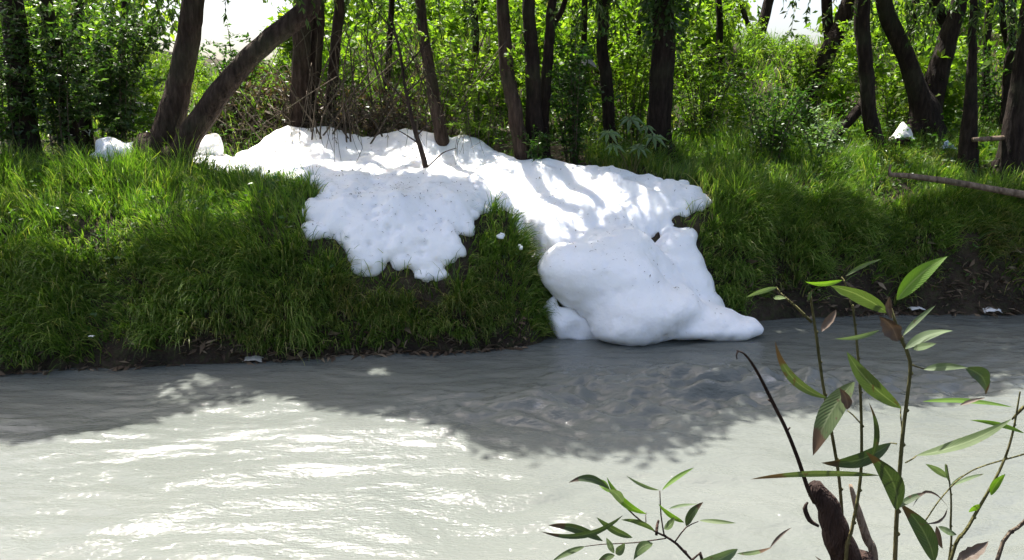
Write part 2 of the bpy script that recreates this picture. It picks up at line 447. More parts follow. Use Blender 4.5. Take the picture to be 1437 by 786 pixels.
FOOT = np.array([P(a, b, c)[:2] for a, b, c in [(238, 242, 13.2), (330, 226, 14.0), (385, 195, 14.7), (460, 188, 14.9), (520, 200, 14.8), (600, 190, 14.8), (650, 205, 14.6), (690, 215, 14.3), (730, 232, 13.9), (775, 240, 13.9),
        (850, 242, 13.8), (905, 250, 13.5), (950, 252, 13.3), (988, 272, 12.95), (960, 292, 12.65), (920, 312, 12.6), (898, 325, 12.35), (900, 345, 11.9), (850, 350, 11.5), (790, 350, 11.7), (765, 330, 12.0), (735, 305, 12.4), (690, 296, 12.2),
        (655, 308, 11.75), (632, 335, 11.4), (642, 352, 11.2), (612, 392, 10.98), (580, 392, 10.98), (562, 362, 11.15), (545, 352, 11.25), (530, 372, 11.1), (512, 390, 11.02), (482, 350, 11.25), (440, 347, 11.28), (430, 312, 11.6), (462, 288, 11.95), (440, 272, 12.5), (330, 258, 12.9), (245, 252, 12.95)]])
TOP = np.array([P(a, b, c) for a, b, c in [(260, 238, 13.3), (340, 228, 13.8), (400, 190, 14.4), (460, 184, 14.5), (515, 202, 14.4), (560, 194, 14.4), (605, 188, 14.4), (650, 203, 14.2), (690, 214, 14.0), (735, 232, 13.7), (790, 238, 13.6), (850, 243, 13.5), (900, 250, 13.3), (945, 252, 13.1), (975, 268, 12.9),
        (400, 222, 13.7), (470, 225, 13.7), (540, 235, 13.6), (620, 232, 13.6), (700, 252, 13.3), (780, 266, 13.1), (860, 268, 13.0), (920, 283, 12.8),
        (350, 248, 13.0), (430, 236, 12.95), (480, 245, 12.6), (480, 241, 13.3), (540, 262, 12.3), (560, 258, 13.0), (610, 270, 12.25), (640, 266, 12.9), (652, 272, 12.25), (690, 292, 12.25), (740, 290, 12.6), (800, 298, 12.5), (850, 308, 12.4), (890, 300, 12.6),
        (800, 335, 11.9), (860, 335, 11.95), (470, 285, 12.0), (540, 288, 11.9), (620, 290, 11.9), (450, 308, 11.7), (500, 318, 11.5), (570, 322, 11.4), (622, 322, 11.5), (455, 330, 11.4), (515, 362, 11.12), (595, 366, 11.08), (545, 340, 11.25)]])
_r = np.linalg.norm(TOP[:, None, :2] - TOP[None, :, :2], axis=-1)
_A = np.block([[_r - .12 * np.eye(len(TOP)), np.ones((len(TOP), 1)), TOP[:, :2]], [np.ones((1, len(TOP))), np.zeros((1, 3))], [TOP[:, :2].T, np.zeros((2, 3))]])
_c = np.linalg.solve(_A, np.r_[TOP[:, 2], 0, 0, 0])
def foam_top(x, y):
    q = np.stack([x.ravel(), y.ravel()], 1)
    r = np.linalg.norm(q[:, None] - TOP[None, :, :2], axis=-1)
    return (r @ _c[:-3] + _c[-3] + q @ _c[-2:]).reshape(x.shape)
def poly_sd(x, y, poly):
    p = np.stack([x.ravel(), y.ravel()], 1); d = np.full(len(p), 1e9)
    for i in range(len(poly)):
        a, b = poly[i - 1], poly[i]; e = b - a; w = p - a
        t = np.clip((w @ e) / (e @ e), 0, 1)
        d = np.minimum(d, np.linalg.norm(w - t[:, None] * e, axis=1))
    return np.where(inpoly(p[:, 0], p[:, 1], poly), -d, d).reshape(x.shape)
def inpoly(x, y, poly):
    c = np.zeros(len(x), bool); j = len(poly) - 1
    for i in range(len(poly)):
        a, b = poly[i], poly[j]
        hit = ((a[1] > y) != (b[1] > y)) & (x < (b[0] - a[0]) * (y - a[1]) / (b[1] - a[1] + 1e-9) + a[0])
        c ^= hit; j = i
    return c
_r2 = np.random.default_rng(5)
for i in range(len(FOOT)):                       # ragged, lumpy rim
    for t in _r2.random(7):
        q = FOOT[i - 1] * (1 - t) + FOOT[i] * t + _r2.normal(0, .06, 2)
        r = _r2.uniform(.03, .085)
        FB.append((np.array([q[0], q[1], float(height(q[0], q[1])) + r * .9]), (r * _r2.uniform(.8, 1.5), r, r * .9), .07))
lo = np.array([-6.8, 10.3, -.15]); hi = np.array([4.6, 15.2, 3.5]); FH = .04
FD = blob_field(FB, lo, hi, FH)
# lumps, and dimples on the draped lobe
ax = [lo[i] + FH * np.arange(FD.shape[i]) for i in range(3)]
gx, gy = np.meshgrid(ax[0], ax[1], indexing='ij')
zt = np.maximum(foam_top(gx, gy), height(gx, gy) + .16 + .16 * np.exp(-((gx + 2.0) / 1.3) ** 2 - ((gy - 11.4) / .7) ** 2)) + .05 * fbm(gx * 2.2, gy * 2.2, 25, 3)
ps = poly_sd(gx, gy, FOOT) + .13 * fbm(gx * 3.6, gy * 3.6, 26, 3)
a_, b_ = (ax[2][None, None] - zt[:, :, None]) * .8, np.repeat(ps[:, :, None], len(ax[2]), 2)
hh = np.clip(.5 + .5 * (a_ - b_) / .26, 0, 1)
sheet = b_ * (1 - hh) + a_ * hh + .26 * hh * (1 - hh)
sheet = np.maximum(sheet, (height(gx, gy) - .5)[:, :, None] - ax[2][None, None])
hh = np.clip(.5 + .5 * (FD - sheet) / .14, 0, 1)
FD = (FD * (1 - hh) + sheet * hh - .14 * hh * (1 - hh)).astype(np.float32)
n2 = fbm(ax[0][:, None] * 1.5, ax[1][None] * 1.5, 21, 4)
n3 = fbm(ax[0][:, None] * 3.1, ax[2][None] * 3.1, 22, 3)
n4 = np.abs(fbm(ax[1][:, None] * 2.4, ax[2][None] * 2.4, 23, 2))
FD = FD + (.07 * n2[:, :, None] + .035 * n3[:, None, :] + .02 * n4[None] - .01).astype(np.float32)
def foam_sd(p):
    i = ((np.asarray(p) - lo) / FH).astype(int)
    ok = ((i >= 0) & (i < np.array(FD.shape))).all(-1)
    i = np.clip(i, 0, np.array(FD.shape) - 1)
    return np.where(ok, FD[i[..., 0], i[..., 1], i[..., 2]], 1.0)
def foam_object(name, D, org, label, loc, rough=1.0):
    V, F = surface_nets(D, org, FH)
    # bubbly dimples
    me0 = new_mesh('tmp', V, F)
    nr = np.zeros(len(V) * 3, np.float32); me0.vertices.foreach_get('normal', nr); nr = nr.reshape(-1, 3)
    bpy.data.meshes.remove(me0)
    disp = np.array([mnoise.voronoi((v[0] * 5.2, v[1] * 5.2, v[2] * 5.2))[0][0] for v in V])
    fine = np.array([mnoise.fractal((v[0] * 4, v[1] * 4, v[2] * 4), .8, 2.0, 3) for v in V])
    lobe = (.25 + .75 * np.exp(-(((V[:, 0] + 1.9) / 1.3) ** 2 + ((V[:, 1] - 11.3) / .9) ** 2))) * rough
    V = V + nr * ((.03 - .26 * np.clip(.38 - disp, 0, 1)) * lobe + .028 * fine * (.25 + .75 * lobe))[:, None]
    return link_at(name, V, F, M['foam'], label, 'foam', loc)
def link_at(name, V, F, m, label, cat, loc, group=None, smooth=True):
    o = link(name, new_mesh(name, V - np.asarray(loc), F, smooth), m, label=label, cat=cat, group=group)
    o.location = loc
    return o
foam_object('foam_mass', FD, lo, 'huge white foam mass spilling over the grassy bank into the river', (1.5, 11.5, 0))
def foam_patch(label, prims):
    rp = np.random.default_rng(len(label))
    for c0, r0, k0 in list(prims):
        for _ in range(4):
            dv = unit(rp.normal(0, 1, 3)) * np.array(r0) * .85
            if dv[2] > -.05: prims.append((c0 + dv, np.array(r0) * rp.uniform(.3, .5, 3), .04))
    c = np.array([p[0] for p in prims]); r = np.array([p[1] for p in prims])
    l, hh = (c - r).min(0) - .15, (c + r).max(0) + .15
    D = blob_field(prims, l, hh, FH)
    V, F = surface_nets(D, l, FH)
    V = V + np.array([[mnoise.noise((v[0] * 3, v[1] * 3, v[2] * 3)), mnoise.noise((v[0] * 3 + 9, v[1] * 3, v[2] * 3)), mnoise.noise((v[0] * 3, v[1] * 3 + 7, v[2] * 3))] for v in V]) * .09
    return link_at('foam_patch', V, F, M['foam'], label, 'foam', (c[:, 0].mean(), c[:, 1].mean(), l[2]), group='loose foam patches beside the big foam mass')
foam_patch('chunky white foam lump behind the leaning trunk', [(P(284, 212, 13.7), (.36, .3, .24), .05), (P(294, 202, 13.8), (.24, .25, .2), .05), (P(262, 228, 13.9), (.3, .3, .18), .08), (P(245, 215, 14.0), (.08, .12, .28), .05), (P(285, 232, 14.0), (.3, .3, .2), .06)])
foam_patch('low white foam patch in grass below the dense shrub', [(P(160, 218, 13.2), (.36, .3, .25), .08), (P(190, 218, 13.2), (.26, .3, .22), .08), (P(150, 208, 13.3), (.22, .2, .16), .06), (P(202, 226, 13.1), (.2, .2, .15), .06)])
foam_patch('small white foam scrap at the grass beside the dark trunk', [(P(55, 226, 13.6), (.13, .15, .12), .05), (P(68, 230, 13.6), (.1, .12, .07), .05)])
foam_patch('tiny foam blob caught in the grass tuft, larger one', [(P(702, 336, 11.35), (.06, .05, .03), .03), (P(708, 331, 11.4), (.03, .04, .025), .03)])
foam_patch('tiny foam blob in the grass tuft nearest the foam edge', [(P(734, 348, 11.25), (.04, .04, .03), .03), (P(729, 343, 11.3), (.03, .03, .02), .03)])
# dirty thin foam skirt below the bulge
foam_patch('thin greyish foam skirt hanging under the bulge at the waterline', [(P(790, 455, 11.15), (.26, .16, .28), .05), (P(815, 462, 11.1), (.28, .15, .2), .05), (P(845, 466, 11.1), (.2, .15, .16), .05), (P(775, 440, 11.25), (.12, .15, .22), .05)])

# specks of leaf litter lying on the foam
def specks():
    V, F = Geo(), None
    pts = []
    tries = rng.uniform([-5.0, 10.6], [3.2, 14.6], (9000, 2))
    zt = np.arange(3.4, 0, -.03)
    for x, y in tries[:5200]:
        dens = .5 * math.exp(-((x + 2.0) / 1.6) ** 2 - ((y - 11.9) / .9) ** 2) + .12
        if rng.random() > dens * 1.5: continue
        s = foam_sd(np.stack([np.full_like(zt, x), np.full_like(zt, y), zt], 1))
        if s.min() < 0:
            pts.append((x, y, zt[np.argmax(s < 0)] + .035))
    pts = np.array(pts); n = len(pts)
    d = rng.normal(0, 1, (n, 3)); d[:, 2] *= .2
    v, f = leaves(pts, d, rng.uniform(.03, .085, n), rng.uniform(.009, .02, n), LEAF2, .85)
    V.add(v, f)
    V.build('leaf_litter', M['litter'], kind='stuff', label='brown leaf specks scattered over the foam', cat='leaf litter')
specks()

# ------------------------------------------------------------------ grass
def grass(name, n, xr, yr, label, keep, len_r=(.24, .56), droop=1.2, clump=.6, mt='grass', wid=(.011, .021), wall=.3):
    x = rng.uniform(*xr, n); y = rng.uniform(*yr, n)
    wl = rng.random(n) < wall; y = np.where(wl, edge(x) + rng.uniform(-.05, .95, n), y)
    # gather blades into tufts
    tx = np.round(x / .16) * .16 + .07 * vn(x * 9, y * 9, 31); ty = np.round(y / .16) * .16 + .07 * vn(x * 9, y * 9, 33)
    m = rng.random(n) < clump
    x = np.where(m, x + (tx - x) * .6, x); y = np.where(m, y + (ty - y) * .6, y)
    d = y - edge(x)
    k = keep(x, y, d)
    x, y, d = x[k], y[k], d[k]
    z = height(x, y)
    p = np.stack([x, y, z], 1)
    sd = foam_sd(p + np.array([0, 0, .06]))
    front = np.minimum(foam_sd(p + np.array([0, .12, .2])), foam_sd(p + np.array([0, .28, .34])))
    k = (sd > .0) & (z > .05) & ((front > .03) | (x < -3.1) | (rng.random(len(x)) < .08))
    x, y, d, p = x[k], y[k], d[k], p[k]
    n = len(x)
    e = .12
    nr = unit(np.stack([-(height(x + e, y) - height(x - e, y)) / (2 * e), -(height(x, y + e) - height(x, y - e)) / (2 * e), np.ones(n)], 1))
    steep = 1 - nr[:, 2]
    up = np.array([0, 0, 1.0])
    tuft_dir = np.stack([vn(x * 3.0, y * 3.0, 35), vn(x * 3.0, y * 3.0, 36), np.zeros(n)], 1) * 1.5
    dr = unit(up * .9 + nr * .7 + rng.normal(0, .33, (n, 3)) + tuft_dir * .7)
    L = rng.uniform(*len_r, n) * (1 + 1.1 * vn(x * 1.4, y * 1.4, 37) + .8 * vn(x * 5, y * 5, 38)) * (1 - .35 * np.exp(-((x + .3) / .7) ** 2))
    side = unit(np.cross(dr, rng.normal(0, 1, (n, 3))))
    w = rng.uniform(*wid, n)
    bend = (rng.uniform(.35, 1.1, n) + steep * .9) * droop
    # five stations along a falling curve
    segs = 4
    Vs = []
    pos = p - dr * .02; dcur = dr.copy()
    for s in range(segs + 1):
        ww = w * (1 - (s / segs) ** 1.6) * .5
        if s == segs: Vs.append(pos[:, None])
        else: Vs.append(np.stack([pos - side * ww[:, None], pos + side * ww[:, None]], 1))
        pos = pos + dcur * (L / segs)[:, None]
        dcur = unit(dcur + np.array([0, 0, -1.0]) * (bend * (.18 + .22 * s))[:, None] + nr * (steep * .12)[:, None])
    V = np.concatenate(Vs, 1); nv = V.shape[1]
    f = []
    for s in range(segs - 1):
        a = 2 * s; f += [[a, a + 1, a + 3], [a, a + 3, a + 2]]
    a = 2 * (segs - 1); f += [[a, a + 1, a + 2]]
    F = np.array(f)[None] + (np.arange(n) * nv)[:, None, None]
    g = Geo(); g.add(V.reshape(-1, 3), F.reshape(-1, 3))
    return g.build(name, M[mt], kind='stuff', label=label, cat='grass')
def keep_left(x, y, d):
    cover = sstep(-.05, .1, d + .2 * fbm(x * 1.3, y * 1.3, 41, 3))
    bare = .7 * sstep(.22, .4, fbm(x * .8 + 3, y * .8, 43, 3)) * (d < 1.0)
    back = 1 - .8 * sstep(3.0, 4.0, d)
    return (x < .55 + .1 * vn(y * 4, y * 0, 44)) & (rng.random(len(x)) < cover * (1 - bare) * back) & (d > .02)
grass('grass_left_bank', 92000, (-9.0, .6), (9.2, 15.5), 'long green grass drooping down the river bank beside the foam', keep_left)
def keep_right(x, y, d):
    cover = sstep(.05, .35, d + .4 * fbm(x * 1.2, y * 1.2, 45, 3) + .3 * sstep(6.5, 3.8, x))
    thin = 1 - .35 * sstep(4.8, 7.5, x) * (1 - sstep(.7, 1.2, d))
    back = 1 - .85 * sstep(4.0, 5.5, d)
    gx = x > np.interp(y, [11, 12.2, 13.2, 15], [3.3, 2.9, 2.3, 1.0])
    return gx & (rng.random(len(x)) < cover * thin * back)
grass('grass_right_bank', 90000, (1.5, 11.5), (11.5, 18.0), 'green grass over the steep dark bank behind the seedling', keep_right, len_r=(.26, .52), wall=.5)
grass('grass_embankment', 26000, (-16, 16), (17.5, 25.5), 'sunlit grass covering the embankment behind the wood', lambda x, y, d: np.ones(len(x), bool), len_r=(.3, .6), wid=(.018, .035), wall=0)

# ------------------------------------------------------------------ canopy gaps: where the sun gets through
SB = np.array([W(a, b, 0) for a, b in [(-300, 640), (0, 622), (100, 610), (200, 592), (300, 566), (400, 553), (520, 575), (590, 592), (640, 612), (700, 630), (800, 638), (900, 645), (960, 630), (1050, 600), (1150, 580), (1250, 570), (1437, 548), (1900, 540)]])
def onto(q):
    """where the sun ray that reaches q crosses the level 2.5 m"""
    q = np.asarray(q, float); return (q + SUN * ((2.5 - q[2]) / SUN[2]))[:2]
LIT = [np.array([onto(P(*a)) for a in [(400, 232, 13.6), (440, 214, 14.0), (520, 217, 14.1), (600, 213, 14.1), (680, 222, 13.9), (760, 245, 13.5), (850, 250, 13.3), (930, 262, 13.0), (930, 280, 12.75), (870, 300, 12.5), (850, 325, 12.2), (800, 330, 12.2), (750, 315, 12.4), (690, 288, 12.25), (630, 268, 12.45), (540, 255, 12.55), (450, 243, 12.85)]]),
       np.array([onto(G(*a)) for a in [(1160, 226), (1300, 214), (1437, 212), (1600, 216), (1600, 275), (1437, 290), (1250, 315), (1100, 345), (1005, 330), (1010, 280), (1050, 255)]]),
       np.array([onto(G(*a)) for a in [(-200, 232), (120, 238), (400, 246), (430, 285), (420, 340), (250, 385), (60, 395), (-200, 390)]])]
HALF = [(np.array([(-3.4, 10.8), (-.6, 10.8), (-.2, 12.0), (-3.4, 12.4)]), .12), (np.array([(.1, 10.7), (3.6, 10.7), (3.6, 12.4), (2.4, 13.2), (0, 12.9)]), .5),
        (np.array([(-12, 9), (-3.4, 11.4), (-3.4, 13.5), (-12, 13.5)]), .85), (np.array([(3.6, 12.6), (12, 13.4), (12, 16.5), (3.2, 15.5)]), .62), (np.array([(-1, 11), (.4, 11.2), (.6, 12.4), (-.6, 12.4)]), .8)]
def lit(p):
    """True where a leaf at p would shade a place that lies in the sun"""
    t = (p[:, 2] - 2.5) / SUN[2]; a = p - SUN[None] * t[:, None]
    t0 = p[:, 2] / SUN[2]; w = p - SUN[None] * t0[:, None]
    jx = .42 * fbm(p[:, 0] * 1.8, p[:, 1] * 1.8, 51, 4)
    r = w[:, 1] < np.interp(w[:, 0], SB[:, 0], SB[:, 1]) + jx
    r |= (w[:, 1] < np.interp(w[:, 0], SB[:, 0], SB[:, 1]) + 1.5) & (fbm(w[:, 0] * 1.2, w[:, 1] * 2.6, 58, 4) > .3) & (w[:, 0] > -2)
    land = a[:, 1] > edge(a[:, 0]) + 1.0
    for qi, q in enumerate(LIT):
        r |= land & inpoly(a[:, 0] + jx, a[:, 1] + jx, q) & (vn(a[:, 0] * 1.3, a[:, 1] * 1.3, 55) < (.4, .16, .1)[qi])
    r |= (a[:, 1] > 17.5) & (vn(a[:, 0] * .45, a[:, 1] * .45, 57) > -.28)
    dap = land & (vn(a[:, 0] * 1.1, a[:, 1] * 1.1, 53) > .23) & ~((a[:, 0] > -3.6) & (a[:, 0] < 0) & (a[:, 1] < 12.6))
    for q, pr in HALF:
        r |= (a[:, 1] > edge(a[:, 0]) + .9) & inpoly(a[:, 0], a[:, 1], q) & (rng.random(len(p)) < pr)
    return r | dap

# ------------------------------------------------------------------ trees
TREES = []
def crown_leaves(c, rad, n, g, size=(.16, .28), wr=.4):
    u = unit(rng.normal(0, 1, (n, 3))) * (rng.random((n, 1)) ** .4)
    p = np.asarray(c)[None] + u * np.asarray(rad)[None]
    p = p + .3 * np.stack([vn(p[:, 1] * 2, p[:, 2] * 2, 61), vn(p[:, 0] * 2, p[:, 2] * 2, 62), vn(p[:, 0] * 2, p[:, 1] * 2, 63)], 1)
    k = (vn(p[:, 0] * 1.3 + p[:, 2], p[:, 1] * 1.3 - p[:, 2] * .6, 64) > -.33) & ~lit(p)
    p = p[k]
    d = rng.normal(0, 1, p.shape); d[:, 2] -= .7
    L = rng.uniform(*size, len(p))
    g.add(*leaves(p, d, L, L * wr, LEAF2, .35))
def strands(g, gt, origin, n, spread, length, leaf=(.07, .12), wr=.2, dens=26):
    """drooping leafy twigs hanging from around origin"""
    for i in range(n):
        o = np.asarray(origin) + rng.normal(0, 1, 3) * np.asarray(spread)
        if lit(o[None])[0] and rng.random() < .75 and o[1] < 16: continue
        L = length * rng.uniform(.5, 1.15)
        a = rng.uniform(0, 6.283); h = np.array([math.cos(a), math.sin(a), 0]) * rng.uniform(.1, .5)
        t = np.linspace(0, 1, 7)[:, None]
        pts = o + h * L * t + np.array([0, 0, -1.0]) * L * (t ** 1.4) * .85
        gt.add(*tube(pts, np.linspace(.006, .003, 7), 3, step=.5))
        m = max(3, int(L * dens)); tt = rng.random(m)
        idx = tt * 6; i0 = np.minimum(idx.astype(int), 5); fr = (idx - i0)[:, None]
        pos = pts[i0] * (1 - fr) + pts[i0 + 1] * fr
        d = unit(pts[i0 + 1] - pts[i0]) * .7 + rng.normal(0, .55, (m, 3)); d[:, 2] -= .25
        LL = rng.uniform(*leaf, m)
        g.add(*leaves(pos, d, LL, LL * wr, LEAF4, .3))
def tree(label, stems, y, crown=None, bark='bark_dark', nleaf=3600, hang=(), lump=.16, leafmat='willow', group='trees standing along the far bank', name='tree', lean=0.0, hangn=10):
    """stems: list of (pixel path from top to foot, pixel widths); y: distance of the foot"""
    sc_ = FPX / y
    foot_px = stems[0][0][-1]
    f = P(foot_px[0], foot_px[1], y); f[2] = float(height(f[0], f[1])) - .08
    t = empty(name, f, label, 'tree', group)
    g = Geo(); tops = []; limbs = {}
    for si, (path, wid) in enumerate(stems):
        pts = [P(a, b, y + .25 * si + (lean * max(0, (200 - b)) / 200)) for a, b in path][::-1]; r = [w / sc_ / 2 for w in wid][::-1]
        if si == 0 or path[-1][1] >= 150:
            b0 = pts[0].copy(); b0[2] = float(height(b0[0], b0[1])) - .15
            if b0[2] < pts[0][2] - .12:
                pts = [b0] + pts; r = [r[0] * 1.15] + r
            if si == 0: r[0] *= 1.2
        # carry on upward out of the picture
        if path[0][1] <= 12:
            d = unit(pts[-1] - pts[-2]); d = unit(d * np.array([.4, 1, 1]) + np.array([0, .1, .9]))
            rr = r[-1]; q = pts[-1]
            for s in range(3):
                d = unit(d + rng.normal(0, .12, 3) + np.array([0, 0, .15])); q = q + d * .95; rr *= .8
                if lit(q[None])[0] and s > 0: break
                pts.append(q); r.append(rr)
            tops.append((q, d, rr))
        (g if si == 0 else limbs.setdefault(si, Geo())).add(*tube(pts, r, 18, lump, seed=len(TREES) * 3.1 + si, step=.1, wob=.05))
    r0 = stems[0][1][-1] / sc_ / 2
    for k in range(5):                           # surface roots
        a = 6.283 * (k + rng.uniform(-.3, .3)) / 5; L = r0 * rng.uniform(2.2, 3.6)
        e = f + np.array([math.cos(a) * L, math.sin(a) * L, 0]); e[2] = float(height(e[0], e[1])) - .03
        g.add(*tube([f + np.array([0, 0, .08 + r0 * 1.6]), (f * .55 + e * .45) + np.array([0, 0, .08 + r0 * .35]), e], [r0 * .62, r0 * .42, r0 * .12], 7, .2, k, step=.08))
    gl = Geo(); gb = Geo()
    for q, d, rr in tops:
        for k in range(4):
            a = rng.uniform(0, 6.28)
            e = q + np.array([math.cos(a) * 1.5, math.sin(a) * 1.2 - .3, rng.uniform(.5, 1.7)])
            if lit(e[None])[0]: continue
            gb.add(*tube([q - d * .2, (q + e) / 2 + np.array([0, 0, .2]), e], [rr * .8, rr * .5, rr * .2], 6, .1, step=.3))
    if tops:
        q = np.mean([a[0] for a in tops], 0)
        c = np.array([q[0], q[1] - 1.3, q[2] + .9]) if crown is None else np.asarray(crown, float)
        crown_leaves(c, (2.7, 2.9, 1.6), int(nleaf * 2.6), gl)
    for (px, py, dy, n, ln) in hang:
        strands(gl, gb, P(px, py, y + dy - .35), int(n * .8), (.5, .45, .2), ln, leaf=(.1, .18), wr=.32)
    tr = g.build('trunk', M[bark], t)
    for lg in limbs.values():
        lo_ = lg.build('limb', M[bark], t); lo_.parent = tr
    if gb.n: gb.build('branches', M[bark], t, kind='stuff')
    if gl.n: gl.build('crown', M[leafmat], t, kind='stuff')
    TREES.append(t)
    return t
tree('dark thick trunk at the far left edge behind leaves', [([(14, 0), (24, 80), (32, 160), (36, 226)], [30, 32, 34, 40])], 13.3, hang=[(20, -10, 0, 12, 1.2), (60, 20, .3, 8, 1.0)], nleaf=4200)
tree('slim dark trunk curving behind the dense glossy shrub', [([(66, 0), (76, 60), (86, 120), (100, 180), (108, 224)], [16, 17, 18, 20, 24])], 13.7, hang=[(110, -20, 0, 10, 1.0)], nleaf=4200)
tree('dark trunk half hidden between the slim trunk and dense shrub', [([(108, 0), (104, 50), (112, 120), (125, 220)], [14, 15, 16, 20])], 14.6, hang=[(150, -20, 0, 8, .9)])
tree('thick brown trunk flaring at its foot beside the leaning trunk', [([(272, 0), (262, 60), (250, 130), (232, 190), (214, 232)], [27, 29, 33, 38, 52])], 13.2, bark='bark', hang=[(200, -20, 0, 12, 1.0), (330, -40, .4, 6, .6), (165, 0, .2, 8, .9)], nleaf=4600)
tree('long leaning trunk crossing the sky gap above the foam', [([(436, 0), (425, 18), (390, 48), (340, 92), (295, 148), (262, 200), (243, 236)], [24, 27, 27, 28, 30, 32, 38]), ], 12.9, bark='bark', hang=[(395, -35, .2, 5, .7)], nleaf=4200)
tree('twin brown trunk rising behind the highest foam hump', [([(428, 0), (425, 60), (421, 120), (419, 200)], [22, 24, 25, 30]), ([(446, 0), (443, 70), (438, 130), (428, 190)], [17, 18, 18, 20])], 15.0, bark='bark', hang=[(470, -20, 0, 8, 1.0)], nleaf=4600)
tree('thin grey-brown trunk just behind the twin trunk', [([(474, 0), (471, 60), (466, 120), (462, 200)], [13, 14, 14, 16])], 15.5, bark='bark', hang=[(500, 0, 0, 10, 1.0)])
tree('trunk rising straight out of the foam sheet', [([(590, 0), (596, 60), (606, 120), (615, 170), (622, 210)], [13, 15, 17, 19, 21])], 14.3, bark='bark', hang=[(560, -10, 0, 10, 1.1), (640, -10, .2, 9, 1.0)], nleaf=2600)
tree('slightly bent brown trunk at the front of the trunk trio', [([(705, 0), (709, 60), (715, 120), (727, 180), (738, 236)], [17, 18, 19, 20, 23])], 14.1, bark='bark', hang=[(690, -20, 0, 10, .9)], nleaf=2600)
tree('upright dark trunk in the middle of the trunk trio', [([(742, 0), (746, 70), (748, 140), (752, 238)], [17, 20, 20, 26])], 14.35, hang=[(770, -25, 0, 9, .9)], nleaf=2600)
tree('rearmost forked trunk of the trunk trio', [([(776, 0), (772, 40), (766, 110), (763, 170), (762, 236)], [12, 14, 15, 16, 20]), ([(792, 0), (784, 22), (774, 40)], [7, 8, 9])], 14.7, hang=[(800, -20, 0, 9, .9)], nleaf=2600)
tree('slender dark trunk behind the big-leaved plant', [([(848, 0), (846, 60), (852, 130), (858, 214)], [14, 15, 17, 18])], 15.8, hang=[(830, -10, 0, 10, 1.1), (870, 0, 0, 8, 1.0)], nleaf=3000)
tree('thick black straight trunk wrapped in ivy at the top', [([(932, 0), (930, 70), (927, 140), (925, 218)], [28, 31, 32, 37])], 15.3, hang=[(960, -20, .3, 10, 1.0)], nleaf=4600)
tree('small forked tree on the embankment crest against the sky', [([(1080, 0), (1072, 30), (1064, 54), (1062, 70)], [13, 14, 16, 18]), ([(1040, 0), (1046, 25), (1058, 52)], [6, 7, 8])], 24.0, crown=(8.6, 24, 9.5), nleaf=1500, lump=.1)
tree('dark trunk leaning towards the small crest tree', [([(1192, 0), (1178, 45), (1158, 82), (1144, 120), (1130, 165)], [20, 21, 23, 26, 28]), ([(1160, 0), (1162, 30), (1166, 60)], [14, 14, 14])], 17.2, hang=[(1150, -10, 0, 8, 1.1)], nleaf=3600)
tree('upright dark trunk with a slanting prop branch at its foot', [([(1210, 0), (1212, 60), (1216, 110), (1222, 160), (1232, 208)], [18, 18, 19, 20, 24]), ([(1222, 130), (1196, 165), (1172, 190), (1160, 206)], [12, 14, 15, 16])], 15.6, hang=[(1225, -20, 0, 10, 1.0)], nleaf=3600)
tree('big dark tree forking low into a wide V', [([(1238, 0), (1256, 45), (1276, 90), (1288, 130), (1298, 160), (1296, 206)], [20, 22, 24, 28, 42, 50]), ([(1346, 0), (1332, 50), (1316, 100), (1303, 150), (1298, 175)], [19, 24, 28, 34, 38]), ([(1312, 0), (1328, 30), (1336, 44)], [16, 18, 18])], 16.4, hang=[(1270, -15, 0, 14, 1.3), (1330, -20, 0, 14, 1.2), (1300, -10, .5, 10, 1.3)], nleaf=5200)
tree('slim dark trunk that the propped log leans on', [([(1366, 0), (1364, 80), (1360, 150), (1358, 212)], [9, 11, 16, 24])], 14.6, hang=[(1380, -20, 0, 12, 1.2)], nleaf=3600)
tree('slim forked dark tree just behind the heavy trunk at the edge', [([(1422, 0), (1420, 40), (1415, 90), (1410, 190)], [10, 11, 12, 15]), ([(1404, 0), (1408, 35), (1415, 66)], [7, 8, 9])], 16.6, hang=[(1410, -10, 0, 10, 1.2)], nleaf=3600)
tree('heavy dark trunk cut off by the right edge of the picture', [([(1450, 0), (1440, 80), (1428, 160), (1420, 216)], [22, 25, 29, 36])], 14.3, hang=[(1440, -10, 0, 8, 1.0)], nleaf=4600)

for lab, px, w, y in [('thin far trunk left of the foam trunk, deep in the leaves', 545, 8, 19.5), ('thin far trunk between foam trunk and trunk trio', 668, 9, 20.5), ('thin far trunk between the trio and the slender trunk', 818, 8, 19.0),
                      ('thin far trunk just left of the ivy-topped trunk', 893, 7, 21.0), ('thin far trunk past the ivy-topped trunk, up the embankment', 1012, 9, 19.5), ('thin far trunk behind the big V-shaped tree', 1275, 9, 20.0), ('thin far trunk between V-shaped tree and the edge', 1385, 9, 19.0), ('thin far trunk behind the dense glossy shrub', 170, 9, 20.0)]:
    j = rng.uniform(-10, 10)
    tree(lab, [([(px + j, 0), (px + j * .3, 60), (px - j * .3, 120), (px, 170)], [w, w, w + 1, w + 3])], y, nleaf=1700, hang=[(px - 25, -5, -.4, 7, 1.4), (px + 25, 10, -.2, 7, 1.4)], leafmat='bright', group='thin far trunks')
